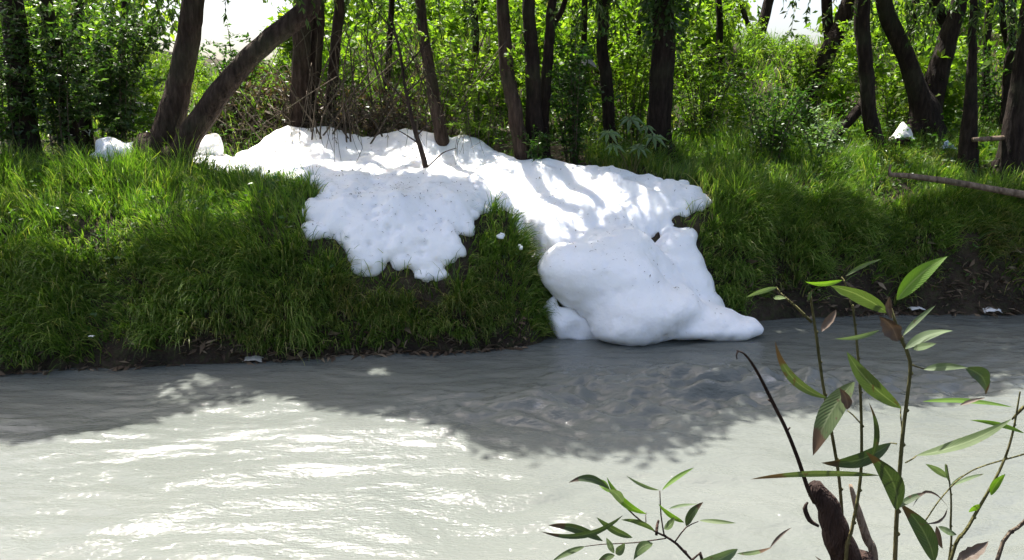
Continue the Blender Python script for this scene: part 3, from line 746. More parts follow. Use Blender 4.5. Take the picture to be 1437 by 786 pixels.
# sapling standing in the foam
def sapling():
    y = 13.0
    path = [(548, 20), (562, 70), (570, 120), (578, 165), (590, 205), (598, 235), (600, 262)]
    pts = [P(a, b, y) for a, b in path][::-1]
    t = empty('sapling', pts[0], 'thin bare sapling standing in the foam with side twigs', 'sapling')
    g = Geo(); g.add(*tube(pts, [.055, .05, .042, .035, .028, .022, .016], 8, .15, 3, wob=.04))
    for a in ([(600, 235), (620, 215), (640, 208)], [(592, 205), (570, 190), (548, 178)], [(586, 190), (602, 172), (625, 160)], [(575, 150), (555, 128), (538, 110)], [(566, 100), (590, 70), (615, 55)], [(560, 60), (540, 30), (520, 10)], [(570, 130), (600, 105), (640, 98)]):
        q = [P(u, v, y + rng.uniform(-.3, .3) * i) for i, (u, v) in enumerate(a)]
        g.add(*tube(q, [.016, .012, .006], 5, step=.15, wob=.05))
    g.build('stem', M['bark'], t)
sapling()

# ------------------------------------------------------------------ shrubs
def shrub_geo(base, h, spread, nst, leaf=(.07, .13), wr=.45, dens=40, up=.6, twig=.009, twigs=5, proto=LEAF4, flat=.5):
    gs, gl = Geo(), Geo()
    for i in range(nst):
        a = rng.uniform(0, 6.28); r = rng.random() ** .6
        o = np.asarray(base) + np.array([math.cos(a) * .25 * spread * r, math.sin(a) * .25 * spread * r, 0])
        o[2] = float(height(o[0], o[1])) - .05
        hh = h * rng.uniform(.6, 1.05)
        top = o + np.array([math.cos(a) * spread * r, math.sin(a) * spread * r, hh])
        mid = (o + top) / 2 + np.array([0, 0, hh * .12]) - np.array([math.cos(a), math.sin(a), 0]) * spread * .12
        c, rr = resample([o, mid, top], [twig * 1.6, twig, twig * .4], .15)
        gs.add(*tube([o, mid, top], [twig * 1.6, twig, twig * .4], 4, step=.3))
        lines = [(c, hh)]
        for k in range(twigs):
            s = rng.integers(int(len(c) * .25), len(c) - 1); b = rng.uniform(0, 6.28); tl = hh * rng.uniform(.15, .38)
            e = c[s] + np.array([math.cos(b) * tl, math.sin(b) * tl, tl * rng.uniform(-.1, .7)])
            m2 = (c[s] + e) / 2 + np.array([0, 0, tl * .15])
            gs.add(*tube([c[s], m2, e], [twig * .6, twig * .45, twig * .25], 3, step=.4))
            lines.append((np.array([c[s] * (1 - u) ** 2 + 2 * m2 * u * (1 - u) + e * u * u for u in np.linspace(0, 1, 7)]), tl))
        for ln, LL in lines:
            m = max(2, int(LL * dens)); tt = (rng.random(m) ** .75) * (len(ln) - 1)
            i0 = np.minimum(tt.astype(int), len(ln) - 2); fr = (tt - i0)[:, None]
            pos = ln[i0] * (1 - fr) + ln[i0 + 1] * fr
            d = rng.normal(0, .8, (m, 3)); d[:, 2] = d[:, 2] * .5 + rng.uniform(-.3, up, m)
            l = rng.uniform(*leaf, m)
            gl.add(*leaves(pos, d, l, l * wr, proto, flat))
    return gs, gl
def shrub(name, label, px, py, y, h, spread, nst, mt, stem='twig', group='shrubs under the trees', **kw):
    b = P(px, py, y); b[2] = float(height(b[0], b[1]))
    t = empty(name, b, label, 'shrub', group)
    gs, gl = shrub_geo(b, h, spread, nst, **kw)
    gs.build('stems', M[stem], t); gl.build('foliage', M[mt], t, kind='stuff')
    return t
shrub('shrub', 'tall dense shrub with dark glossy leaves beside the flared trunk', 165, 228, 14.2, 3.2, 1.0, 13, 'glossy', leaf=(.09, .17), dens=42, twigs=8)
shrub('shrub', 'dark leafy shrub hiding the two slim trunks', 85, 226, 13.2, 2.9, .75, 9, 'glossy', leaf=(.08, .15), dens=40, twigs=8)
shrub('shrub', 'shrub around the foot of the leftmost trunk', 10, 226, 13.0, 2.7, .7, 8, 'glossy', leaf=(.08, .15), dens=38, twigs=8)
shrub('shrub', 'olive shrub in front of the bare soil hump', 335, 195, 16.2, 1.7, .8, 8, 'shrub', leaf=(.08, .13))
shrub('shrub', 'bright leafy bush between the foam trunk and the trunk trio', 672, 205, 14.6, 2.1, .65, 12, 'bright', leaf=(.07, .13), dens=46)
shrub('shrub', 'light green leafy bush between the trio and the slender trunk', 806, 220, 14.8, 2.4, .6, 12, 'shrub', leaf=(.08, .14), dens=44)
shrub('shrub', 'weedy green bush left of the ivy-topped trunk', 885, 205, 16.4, 2.4, .6, 10, 'bright', leaf=(.08, .14), dens=40)
shrub('shrub', 'tangled green bush just past the ivy-topped trunk', 985, 205, 16.6, 2.2, .9, 14, 'bright', leaf=(.07, .13), dens=44)
shrub('shrub', 'dark twiggy bush with low shaded hollow at the grass edge', 1080, 222, 14.9, 1.75, .8, 16, 'shrub', leaf=(.06, .11), dens=46, twigs=6)
shrub('shrub', 'pale-leaved low bush behind the slanting prop branch', 1150, 222, 15.0, 1.2, .6, 10, 'pale', leaf=(.07, .12), dens=36)
shrub('shrub', 'upright leafy bush at the foot of the leaning dark trunk', 1125, 190, 17.0, 2.4, .8, 12, 'bright', leaf=(.08, .14), dens=40)
shrub('shrub', 'young light green bush beside the white plastic bag', 1250, 205, 16.8, 1.3, .5, 9, 'bright', leaf=(.07, .12), dens=40)
shrub('shrub', 'leafy bush between the V-shaped tree and the right edge', 1385, 196, 17.2, 2.0, .9, 12, 'shrub', leaf=(.08, .14), dens=40)
shrub('shrub', 'creeper leaves growing around the foot of the trunk trio', 752, 232, 13.95, .95, .25, 7, 'shrub', leaf=(.07, .12), dens=46)

# dry drooping willow thicket above the foam
def thicket():
    b = P(520, 200, 14.9); b[2] = float(height(b[0], b[1]))
    t = empty('willow_thicket', b, 'tangle of dry drooping willow twigs hanging above the foam', 'thicket')
    gs, gl = Geo(), Geo()
    for (px, py, y, n) in [(420, 120, 14.6, 14), (470, 100, 14.6, 20), (530, 70, 14.3, 26), (580, 60, 14.2, 30), (625, 70, 14.2, 26), (560, 110, 14.7, 22), (500, 140, 14.8, 18), (650, 110, 14.4, 12)]:
        strands(gl, gs, P(px, py, y), n, (.45, .4, .35), 1.25, leaf=(.06, .12), wr=.19, dens=13)
    for k in range(46):                     # arching bare limbs
        px = rng.uniform(380, 660); y = rng.uniform(14.3, 15.4)
        o = P(px, 205, y); o[2] = float(height(o[0], o[1]))
        e = P(px + rng.normal(0, 60), rng.uniform(30, 130), y + rng.normal(0, .3)); f = e + np.array([rng.normal(0, .7), -.3, -rng.uniform(.5, 1.6)])
        gs.add(*tube([o, (o + e) / 2 + rng.normal(0, .12, 3), e, f], [.018, .014, .01, .004], 4, step=.2, wob=.06))
    for k in range(26):                     # hair-fine twigs hanging in front of the foam
        p = P(rng.uniform(385, 700), rng.uniform(150, 190), rng.uniform(13.1, 14.0)); L = rng.uniform(.3, .95)
        gs.add(*tube([p, p + np.array([rng.normal(0, .06), 0, -L / 2]), p + np.array([rng.normal(0, .14), 0, -L])], [.006, .005, .003], 3, step=.3))
    gs.build('twigs', M['twig'], t); gl.build('foliage', M['olive'], t, kind='stuff')
thicket()
# dead root tangle on the soil hump
def roots():
    b = P(440, 190, 14.9); b[2] = float(height(b[0], b[1]))
    t = empty('root_tangle', b, 'brown dead root tangle on the soil behind the foam', 'roots')
    g = Geo()
    for k in range(420):
        o = P(rng.uniform(295, 590), rng.uniform(140, 205), rng.uniform(14.75, 15.9)); o[2] = max(o[2], float(height(o[0], o[1])))
        e = o + np.array([rng.normal(0, .5), rng.normal(-.1, .2), -rng.uniform(.0, .6)])
        g.add(*tube([o, (o + e) / 2 + rng.normal(0, .1, 3) + np.array([0, 0, .1]), e], [.014, .011, .004], 3, step=.15))
    g.build('root_strands', M['twig'], t)
    n = 3000; x = rng.uniform(-6.6, -1.2, n); y = rng.uniform(15.0, 16.8, n)
    p = np.stack([x, y, height(x, y) + rng.random(n) ** 2 * .6], 1); dd = rng.normal(0, 1, (n, 3)); l = rng.uniform(.08, .2, n)
    g = Geo(); g.add(*leaves(p, dd, l, l * rng.uniform(.15, .5, n), LEAF4, .3)); g.build('dead_leaves', M['dry'], t, kind='stuff')
roots()

# ivy around the top of the thick trunk
def ivy():
    g = Geo()
    n = 900
    py = rng.uniform(-60, 75, n); keepp = rng.random(n) < np.clip((90 - py) / 90, 0, 1); py = py[keepp]; n = len(py)
    c = np.array([P(931, v, 15.3) for v in py]); a = rng.uniform(0, 6.28, n); r = rng.uniform(.2, .42, n)
    p = c + np.stack([np.cos(a) * r, np.sin(a) * r, np.zeros(n)], 1)
    d = np.stack([np.cos(a), np.sin(a), rng.uniform(-1.3, -.2, n)], 1) + rng.normal(0, .3, (n, 3))
    l = rng.uniform(.09, .17, n)
    g.add(*leaves(p, d, l, l * .7, LEAF4, .3))
    g.build('ivy', M['glossy'], off=P(931, 60, 15.3), label='dark glossy ivy clinging to the top of the thick black trunk', cat='ivy')
ivy()

# undergrowth that nobody could count, on the wood floor and the embankment behind
def undergrowth():
    g, gs = Geo(), Geo()
    protos = []
    for i in range(6):
        a, b = shrub_geo((0, 60, 0), 1.9, .55, 7, leaf=(.11, .22), wr=.48, dens=22, twigs=5, proto=LEAF2, flat=.35)
        V = np.concatenate(b.V); F = np.concatenate(b.F); V = V - np.array([0, 60, float(height(0, 60))]); protos.append((V, F))
    x = rng.uniform(-19, 21, 250); y = 16.3 + rng.random(250) ** .8 * 8.7
    for a, b in zip(x, y):
        u = a / b * FPX + CX
        if u < -200 or u > 1650: continue
        V, F = protos[rng.integers(6)]
        s = rng.uniform(.7, 1.2) * (1.0 if b < 21 else 1.0); an = rng.uniform(0, 6.28)
        if 1010 < u < 1150 and b > 20: s *= .4
        if 205 < u < 410 and b > 18: s *= .42
        if 285 < u < 570 and b < 18.2: continue
        ca, sa = math.cos(an), math.sin(an)
        v = np.stack([V[:, 0] * ca - V[:, 1] * sa, V[:, 0] * sa + V[:, 1] * ca, V[:, 2]], 1) * s
        g.add(v + np.array([a, b, float(height(a, b))]), F)
    g.build('undergrowth', M['bright'], kind='stuff', label='sunlit green undergrowth crowding the embankment behind the trunks', cat='undergrowth')
undergrowth()
def woodland():
    g = Geo()
    for px, py, y, r, n in [(40, -10, 27, 3.4, 2600), (150, -30, 29, 3, 2200), (520, 10, 27, 2.6, 2600), (600, 40, 28, 3.0, 2800), (700, 0, 27, 3.0, 3000), (800, 30, 27, 3.0, 3000), (900, 0, 28, 3.0, 2800), (975, 20, 26, 1.7, 1600), (1215, 60, 28, 2.2, 2000), (1300, 0, 27, 3.2, 2800), (1400, 30, 27, 3.0, 2600), (1480, 0, 28, 3, 2200), (660, -120, 30, 4, 2600), (860, -130, 30, 4, 2600), (1340, -110, 30, 4, 2600), (-60, 30, 26, 3, 2000)]:
        c = P(px, py, y)
        u = unit(rng.normal(0, 1, (n, 3))) * (rng.random((n, 1)) ** .45)
        p = c + u * r
        k = vn(p[:, 0] * 1.1 + p[:, 2] * .5, p[:, 2] * 1.1, 71) > -.2
        p = p[k]; l = rng.uniform(.22, .46, len(p))
        d = rng.normal(0, 1, p.shape); d[:, 2] -= .6
        g.add(*leaves(p, d, l, l * .45, LEAF2, .4))
    g.build('woodland', M['bright'], kind='stuff', label='bright backlit woodland foliage beyond the embankment', cat='woodland')
woodland()
# low weeds and dry stalks along the edge of the wood
def weeds():
    g = Geo()
    n = 9000
    x = rng.uniform(-8, 11, n); y = rng.uniform(14.2, 18.5, n)
    z = height(x, y); p = np.stack([x, y, z], 1)
    p = p[foam_sd(p + np.array([0, 0, .08])) > .05]; n = len(p)
    p[:, 2] += rng.random(n) ** 1.5 * .75
    d = rng.normal(0, 1, (n, 3)); d[:, 2] = np.abs(d[:, 2]) * .4
    l = rng.uniform(.06, .13, n)
    g.add(*leaves(p, d, l, l * .5, LEAF4, .6))
    g.build('weeds', M['shrub'], kind='stuff', label='low green weeds on the wood floor behind the banks', cat='weeds')
weeds()

def bank_weeds():
    g = Geo()
    for x0, x1, n in ((-8, .2, 260), (3.6, 10, 220)):
        x = rng.uniform(x0, x1, n); d = rng.uniform(.1, 3.2, n); y = edge(x) + d
        p0 = np.stack([x, y, height(x, y)], 1)
        p0 = p0[foam_sd(p0 + np.array([0, 0, .1])) > .15]
        for p in p0:
            m = rng.integers(5, 12); h = rng.uniform(.15, .4)
            pos = p + np.stack([rng.normal(0, .07, m), rng.normal(-.05, .07, m), rng.uniform(.1, 1, m) * h], 1)
            dd = rng.normal(0, 1, (m, 3)); dd[:, 1] -= .5; dd[:, 2] *= .35
            l = rng.uniform(.05, .11, m)
            g.add(*leaves(pos, dd, l, l * .5, LEAF4, .5))
    g.build('bank_weeds', M['shrub'], kind='stuff', label='broad-leaved weeds scattered through the bank grass', cat='weeds')
bank_weeds()
# plant with big palmate leaves
def palmate():
    y = 13.75
    b = P(888, 226, y); b[2] = float(height(b[0], b[1])) - .05
    t = empty('big_leaved_plant', b, 'plant with large pale palmate leaves before the thick black trunk', 'plant')
    gs = Geo()
    for px, py, r, tilt in [(885, 166, .34, .6), (853, 186, .32, .5), (916, 192, .34, .5), (896, 208, .3, .6), (860, 204, .26, .5), (908, 178, .2, .5)]:
        c = P(px, py, y + rng.uniform(-.2, .25))
        gs = Geo(); gs.add(*tube([b, (b + c) / 2 + np.array([0, 0, .12]), c], [.012, .009, .006], 5, step=.1)); stk = gs.build('stalk', M['stem_green'], t)
        lob = 7; V = [np.zeros(3)]; F = []
        for i in range(lob):
            a = -2.5 + 5.0 * i / (lob - 1) + 1.57; L = r * (1 - .35 * abs(i - 3) / 3)
            for da, f, dz in ((-.3, .5, .02), (0, 1.0, -.08), (.3, .5, .02)):
                V.append(np.array([math.cos(a + da) * L * f, math.sin(a + da) * L * f, dz * f * r * 4 - .1 * L * f]))
            k = 1 + i * 3
            F += [[0, k, k + 1], [0, k + 1, k + 2]]
        V = np.array(V); an = rng.uniform(-1, 1) - 1.57; ca, sa = math.cos(an), math.sin(an)
        V = np.stack([V[:, 0] * ca - V[:, 1] * sa, V[:, 0] * sa + V[:, 1] * ca, V[:, 2]], 1)
        ct, st = math.cos(tilt), math.sin(tilt)
        V = np.stack([V[:, 0], V[:, 1] * ct - V[:, 2] * st, V[:, 1] * st + V[:, 2] * ct], 1) + c - b
        link('leaf', new_mesh('leaf', V, F, False), M['pale'], stk)
palmate()

# ------------------------------------------------------------------ branches, litter
def limb(name, label, px_path, r, off=.1, y=None, m='deadwood', twigs=(), cat='branch'):
    pts = []
    for a, b in px_path:
        if y is None: q = G(a, b); q = q + (CAM - q) / np.linalg.norm(CAM - q) * off
        else: q = P(a, b, y)
        pts.append(q)
    t = empty(name, pts[0], label, cat)
    g = Geo(); g.add(*tube(pts, r, 10, .2, 4, step=.06, wob=.05)); g.build('limb', M[m], t)
    for tw in twigs:
        g = Geo(); q = [P(a, b, pts[0][1] if y is None else y) for a, b in tw]
        g.add(*tube(q, np.linspace(.03, .015, len(q)), 7, .2, 5, step=.05)); g.build('twig_stub', M[m], t)
    return t
limb('fallen_branch', 'bare grey-brown branch sticking out over the bank at the right', [(1246, 245), (1275, 247), (1330, 254), (1380, 263), (1437, 273), (1500, 284)], [.035, .05, .055, .06, .07, .075], y=12.9, twigs=[[(1250, 246), (1248, 238), (1250, 231)], [(1318, 253), (1312, 248)]])
limb('propped_log', 'pale thin log lying against the dark trunks above the grass', [(1364, 196), (1400, 194), (1437, 192), (1490, 188)], [.045, .05, .055, .055], y=14.3)
limb('driftwood_stick', 'thin bare driftwood stick caught at the waterline below the steep bank', [(1300, 428), (1330, 418), (1365, 424), (1395, 421)], [.012, .014, .012, .006], y=12.7, m='twig')
limb('leaning_root', 'bent root hanging down the dark steep bank at the right', [(1437, 350), (1420, 375), (1400, 400), (1385, 425)], [.03, .028, .022, .015], y=12.75, m='twig')
def crumple(name, label, cat, p, size, m, seed, peak=0.0, flat=1.0, group=None):
    n = 14
    V, F = [], []
    for i in range(n):
        for j in range(n):
            u, v = i / (n - 1) * 2 - 1, j / (n - 1) * 2 - 1
            r = math.hypot(u, v)
            z = peak * max(0, 1 - r) + flat * .22 * mnoise.noise((u * 2 + seed, v * 2, seed)) + flat * .1 * mnoise.noise((u * 5, v * 5 + seed, seed)) - .25 * r * r * flat
            w = 1 + .25 * mnoise.noise((u * 1.5, v * 1.5, seed + 4))
            V.append(((u * w + .15 * mnoise.noise((u * 4, v * 4, seed))) * size, (v * w) * size * .7, z * size))
    for i in range(n - 1):
        for j in range(n - 1):
            a = i * n + j; F.append([a, a + n, a + n + 1, a + 1])
    V = np.array(V)
    me = new_mesh(name, V - V[:, 2].min() * np.array([0, 0, 1]), F, False)
    o = link(name, me, m, label=label, cat=cat, group=group); o.location = p
    md = o.modifiers.new('thick', 'SOLIDIFY'); md.thickness = .006
    return o
def onground(px, py, dz=0):
    p = G(px, py); p[2] = float(height(p[0], p[1])) + dz; return p
q = P(1265, 200, 15.6); q[2] = float(height(q[0], q[1])) + .32
crumple('plastic_bag', 'white crumpled plastic bag at the foot of the V-shaped tree', 'bag', q, .22, M['plastic'], 2.2, peak=1.2)
q = P(1330, 203, 15.6); q[2] = float(height(q[0], q[1])) + .15
crumple('plastic_scrap', 'pale blue plastic scrap in grass beyond the V-shaped tree', 'litter', q, .14, M['blue_plastic'], 5.1, peak=.8)
crumple('cloth_rag', 'small grey cloth rag caught among leaves behind the trunk trio', 'rag', P(823, 96, 15.6), .17, M['cloth'], 7.7, peak=1.2)
G_L = 'bits of litter along the waterline'
for nm, lab, px, py, s, m, sd in [
    ('plastic_scrap', 'whitish plastic sheet at the waterline near the right edge', 1390, 437, .16, 'plastic', 1.3),
    ('plastic_scrap', 'small pale plastic bit at the waterline by the driftwood stick', 1286, 434, .11, 'plastic', 3.3),
    ('paper_scrap', 'pale torn scrap at the waterline below the long grass', 356, 505, .13, 'paper', 6.1),
    ('paper_scrap', 'tiny white speck of litter on the lower grass slope', 128, 472, .035, 'plastic', 8.2)]:
    p = P(px, py, float(edge(W(px, py, 0)[0])) - .02 + (.25 if py < 480 and px < 400 else 0))
    p[2] = max(p[2], .02) if py > 480 or px > 1000 else p[2]
    crumple(nm, lab, 'litter', p, s, M[m], sd, flat=.7, group=G_L)
# debris washed up along the foot of the banks
def debris():
    g = Geo()
    for x0, x1, n in ((-4.5, .2, 1500), (3.9, 9.5, 1900), (-8, -4.5, 500)):
        x = rng.uniform(x0, x1, n); y = edge(x) + np.abs(rng.normal(0, .2, n)) - .06; z = np.maximum(height(x, y), .0) + .02
        d = rng.normal(0, 1, (n, 3)); d[:, 2] *= .3
        l = rng.uniform(.04, .24, n)
        g.add(*leaves(np.stack([x, y, z], 1), d, l, l * rng.uniform(.06, .4, n), LEAF4, .5))
    g.build('debris', M['litter'], kind='stuff', label='brown dead leaves and debris along the foot of the banks', cat='debris')
debris()

# ------------------------------------------------------------------ seedlings on the near bank
def front_leaf_mat(name, c1, c2, rib, trans, tcol, tip=None, tipstart=.8, spots=0.0):
    m, nt, b, out = mat(name)
    uv = N(nt, 'UVMap'); sp = N(nt, 'SeparateXYZ'); nt.links.new(uv.outputs[0], sp.inputs[0])
    f = noise_tex(nt, 55, 4, .6)
    c = mixc(nt, f, c1, c2)
    ab = N(nt, 'Math', operation='ABSOLUTE'); su = N(nt, 'Math', operation='SUBTRACT'); nt.links.new(sp.outputs[0], su.inputs[0]); su.inputs[1].default_value = .5
    nt.links.new(su.outputs[0], ab.inputs[0])
    c = mixc(nt, ramp(nt, ab.outputs[0], [(.02, (.8, .8, .8)), (.06, (0, 0, 0))]), c, rib)
    # side veins
    ve = N(nt, 'Math', operation='MULTIPLY_ADD'); nt.links.new(ab.outputs[0], ve.inputs[0]); ve.inputs[1].default_value = -.45; nt.links.new(sp.outputs[1], ve.inputs[2])
    sn = N(nt, 'Math', operation='SINE'); mu = N(nt, 'Math', operation='MULTIPLY'); nt.links.new(ve.outputs[0], mu.inputs[0]); mu.inputs[1].default_value = 95.0; nt.links.new(mu.outputs[0], sn.inputs[0])
    c = mixc(nt, ramp(nt, sn.outputs[0], [(.75, (0, 0, 0)), (1, (.22, .22, .22))]), c, rib)
    if tip:
        f3 = noise_tex(nt, 22, 3)
        ad = N(nt, 'Math', operation='MULTIPLY_ADD'); nt.links.new(f3, ad.inputs[0]); ad.inputs[1].default_value = .45; nt.links.new(sp.outputs[1], ad.inputs[2])
        c = mixc(nt, ramp(nt, ad.outputs[0], [(min(tipstart + .2, .98), (0, 0, 0)), (min(tipstart + .24, 1.0), (1, 1, 1))]), c, tip)
    if spots:
        f4 = noise_tex(nt, 75, 3, .6)
        c = mixc(nt, ramp(nt, f4, [(.68 - spots, (0, 0, 0)), (.74 - spots, (.85, .85, .85))]), c, (.07, .045, .025))
    nt.links.new(c, b.inputs['Base Color']); b.inputs['Roughness'].default_value = .55
    b.inputs['Specular IOR Level'].default_value = .3
    bump(nt, b, sn.outputs[0], .15, .002)
    t = N(nt, 'BsdfTranslucent'); nt.links.new(mixc(nt, 1.0, c, tcol, 'MULTIPLY'), t.inputs['Color'])
    mx = N(nt, 'MixShader', Fac=trans); nt.links.new(b.outputs[0], mx.inputs[1]); nt.links.new(t.outputs[0], mx.inputs[2])
    nt.links.new(mx.outputs[0], out.inputs['Surface'])
    return m
FL = {
    'g': front_leaf_mat('seedling_leaf', (.05, .08, .025), (.08, .115, .04), (.16, .2, .1), .28, (1, 1.15, .45), spots=.04),
    'd': front_leaf_mat('seedling_leaf_dark', (.03, .05, .019), (.05, .078, .03), (.1, .13, .065), .2, (1, 1.15, .45), tip=(.05, .032, .02), tipstart=.9, spots=.05),
    'b': front_leaf_mat('seedling_leaf_fresh', (.08, .16, .02), (.11, .2, .03), (.19, .26, .09), .45, (1.1, 1.25, .3), spots=.02),
    't': front_leaf_mat('seedling_leaf_browned', (.05, .08, .028), (.085, .115, .045), (.16, .19, .1), .25, (1, 1.1, .5), tip=(.075, .045, .025), tipstart=.7, spots=.07),
    'p': front_leaf_mat('seedling_leaf_pale', (.08, .12, .055), (.11, .15, .07), (.17, .21, .12), .32, (1, 1.12, .6), spots=.03),
    'w': front_leaf_mat('withered_leaf', (.06, .045, .033), (.11, .085, .066), (.14, .11, .085), .12, (1, .85, .6), spots=.08),
}
FL['x'] = M['stem_dark']
def blade(base, tip, width, arch, roll, fold, curl, ragged=0.0, seed=0):
    """one leaf as a folded, arched sheet with a UV map"""
    n, mcols = 12, 4
    ax_ = tip - base; L = np.linalg.norm(ax_); yv = ax_ / L
    tocam = unit(CAM - (base + tip) / 2)
    xv = unit(np.cross(yv, tocam)); zv = np.cross(xv, yv)
    ca, sa = math.cos(roll), math.sin(roll)
    x2 = xv * ca + zv * sa; z2 = -xv * sa + zv * ca
    rs = np.random.default_rng(int(seed * 1000) % 99999)
    V, UV = [], []
    for i in range(n + 1):
        t = i / n
        w = width * .5 * (math.sin(math.pi * min(1, t ** .82)) ** .85 if 0 < t < 1 else 0)
        w = max(w, width * .03 * (1 - t))
        c = base + yv * (L * t) + xv * (arch * L * 4 * t * (1 - t)) + zv * (curl * L * (t * t - t) * 1.5)
        tw = .5 * math.sin(t * 2.2 + seed) * .6
        xx = x2 * math.cos(tw) + z2 * math.sin(tw); zz = -x2 * math.sin(tw) + z2 * math.cos(tw)
        for j in range(mcols + 1):
            s = j / mcols * 2 - 1
            rg = 1 - (ragged * max(0, rs.random() - .4) if abs(s) == 1 else 0)
            V.append(c + xx * (w * s * rg) + zz * (fold * w * abs(s) + .05 * w * math.sin(t * 17 + seed + s)))
            UV.append((j / mcols, t))
    F = [[i * (mcols + 1) + j, i * (mcols + 1) + j + 1, (i + 1) * (mcols + 1) + j + 1, (i + 1) * (mcols + 1) + j] for i in range(n) for j in range(mcols)]
    return np.array(V), np.array(F), UV
def add_leaf(t, bpx, tpx, wpx, kind, y, arch=0, roll=.2, fold=.25, curl=0.0, dy=0.0, ragged=0.0):
    sd = bpx[0] * .013 + tpx[1] * .071
    b, e = P(*bpx, y), P(*tpx, y + dy)
    V, F, UV = blade(b, e, wpx * y / FPX * .93, arch, roll, fold, curl, ragged, sd)
    me = new_mesh('leaf', V - np.array(t.location), F)
    uvl = me.uv_layers.new(name='UVMap')
    vi = np.zeros(len(me.loops), np.int32); me.loops.foreach_get('vertex_index', vi)
    uvl.data.foreach_set('uv', np.array(UV, np.float32)[vi].ravel())
    o = link('leaf', me, FL[kind], t)
    if kind == 'w': o['label'] = 'brown withered curled leaf'
    return o
Z1 = lambda a: (1020 + a[0] / 1.803, 350 + a[1] / 1.803)
Z2 = lambda a: (740 + a[0] / 3.5925, 640 + a[1] / 3.5925)
def shoot(name, label, path, wid, y, Z, m, branches=(), root=None):
    pts = [P(*Z(a), y) for a in path]
    root = np.array([pts[0][0] + .05, y + .02, 0]) if root is None else np.array(root)
    root[2] = float(height(root[0], root[1])) - .03
    t = empty(name, root, label, 'seedling', 'willow seedlings on the near bank')
    k = y / FPX / (1.803 if Z is Z1 else 3.5925) / 2
    g = Geo()
    lowp = [root, root * .45 + pts[0] * .55 + np.array([.02, 0, 0])] + pts
    g.add(*tube(lowp, [wid[0] * k * 1.5, wid[0] * k * 1.2] + [w * k for w in wid], 8, .12, 2, step=.02))
    # leaf-scar nodes
    cc, rr_ = resample(lowp, [wid[0] * k * 1.5, wid[0] * k * 1.2] + [w * k for w in wid], .02)
    for i in range(3, len(cc) - 1, 3):
        if cc[i][2] > 2.4:
            c = cc[i]; r = rr_[i]
            g.add(*tube([c - np.array([0, 0, r]), c + np.array([r * .6, 0, 0]), c + np.array([0, 0, r])], [r * .6, r * 1.35, r * .6], 6, step=.004))
    g.build('stem', M[m], t)
    for br, bw in branches:
        g = Geo(); q = [P(*Z(a), y + .01 * i) for i, a in enumerate(br)]
        g.add(*tube(q, np.array(bw) * k, 6, .1, 3, step=.015)); g.build('twig', M[m], t)
    return t
YA = 1.25
s1 = shoot('seedling', 'tallest leafy willow seedling with withered grey leaf near its tip', [(425, 800), (432, 640), (445, 470), (456, 380), (464, 285), (440, 225), (415, 150)], [13, 12, 11, 10, 10, 10, 7], YA, Z1, 'stem_green',
           branches=[([(445, 470), (440, 425), (440, 400)], [4, 4, 3]), ([(436, 600), (400, 585), (385, 570)], [5, 4, 3]), ([(452, 540), (470, 530), (480, 522)], [4, 4, 3]), ([(462, 290), (490, 300), (500, 302)], [5, 4, 4]), ([(430, 492), (415, 490), (405, 492)], [4, 3, 3])])
for a in [((430, 128), (558, 18), 46, 'b', -.06, .3), ((405, 160), (262, 92), 44, 'g', .05, .2), ((390, 135), (318, 112), 26, 'b', .02, .2), ((450, 252), (572, 206), 30, 'p', -.08, .4), ((446, 218), (528, 142), 15, 'p', -.03, .2),
          ((470, 250), (530, 238), 22, 'p', .03, .2), ((385, 205), (272, 226), 14, 'p', -.05, .3), ((441, 402), (303, 258), 50, 'g', -.06, .1), ((385, 572), (58, 582), 24, 't', .03, .5), ((430, 660), (352, 512), 56, 'd', .1, .2),
          ((365, 530), (358, 385), 16, 'd', .08, .3), ((525, 792), (438, 642), 54, 'd', .08, .15), ((415, 490), (238, 540), 46, 'd', -.1, .3), ((480, 522), (722, 428), 34, 'g', .05, .35), ((498, 304), (610, 300), 22, 'p', -.05, .4),
          ((604, 300), (655, 368), 48, 'd', -.15, .3), ((432, 655), (505, 615), 20, 'd', -.05, .4), ((385, 790), (222, 775), 26, 't', -.22, .3)]:
    add_leaf(s1, Z1(a[0]), Z1(a[1]), a[2] / 1.803, a[3], YA - .01, a[4], a[5], dy=rng.uniform(-.05, .04), curl=rng.uniform(-.06, .06))
for a in [((432, 232), (385, 168), 52, 'w', .1, .5), ((412, 120), (416, 178), 20, 'w', .08, .4), ((470, 652), (562, 655), 10, 'w', -.42, .2), ((558, 655), (495, 692), 9, 'w', -.2, .2)]:
    add_leaf(s1, Z1(a[0]), Z1(a[1]), a[2] / 1.803, a[3], YA - .015, a[4], a[5], fold=.8, curl=.15, ragged=.6)
s2 = shoot('seedling', 'straight seedling stem between the dead stub and tallest seedling', [(300, 800), (315, 715), (338, 580), (340, 420), (330, 250), (318, 140)], [11, 10, 9, 8, 7, 6], YA + .06, Z1, 'stem_green', branches=[([(338, 440), (320, 420), (305, 408)], [4, 4, 3]), ([(318, 150), (300, 85), (290, 70)], [5, 4, 3])])
for a in [((322, 335), (218, 522), 62, 't', .06, .2), ((292, 78), (198, 82), 15, 'b', -.06, .3), ((300, 68), (392, 24), 11, 'g', -.05, .3), ((320, 118), (268, 92), 30, 'p', .04, .3)]:
    add_leaf(s2, Z1(a[0]), Z1(a[1]), a[2] / 1.803, a[3], YA + .05, a[4], a[5], dy=rng.uniform(-.04, .04), curl=.06)
add_leaf(s2, Z1((305, 405)), Z1((285, 350)), 16, 'w', YA + .03, .1, .4, .8, .1, ragged=.5)
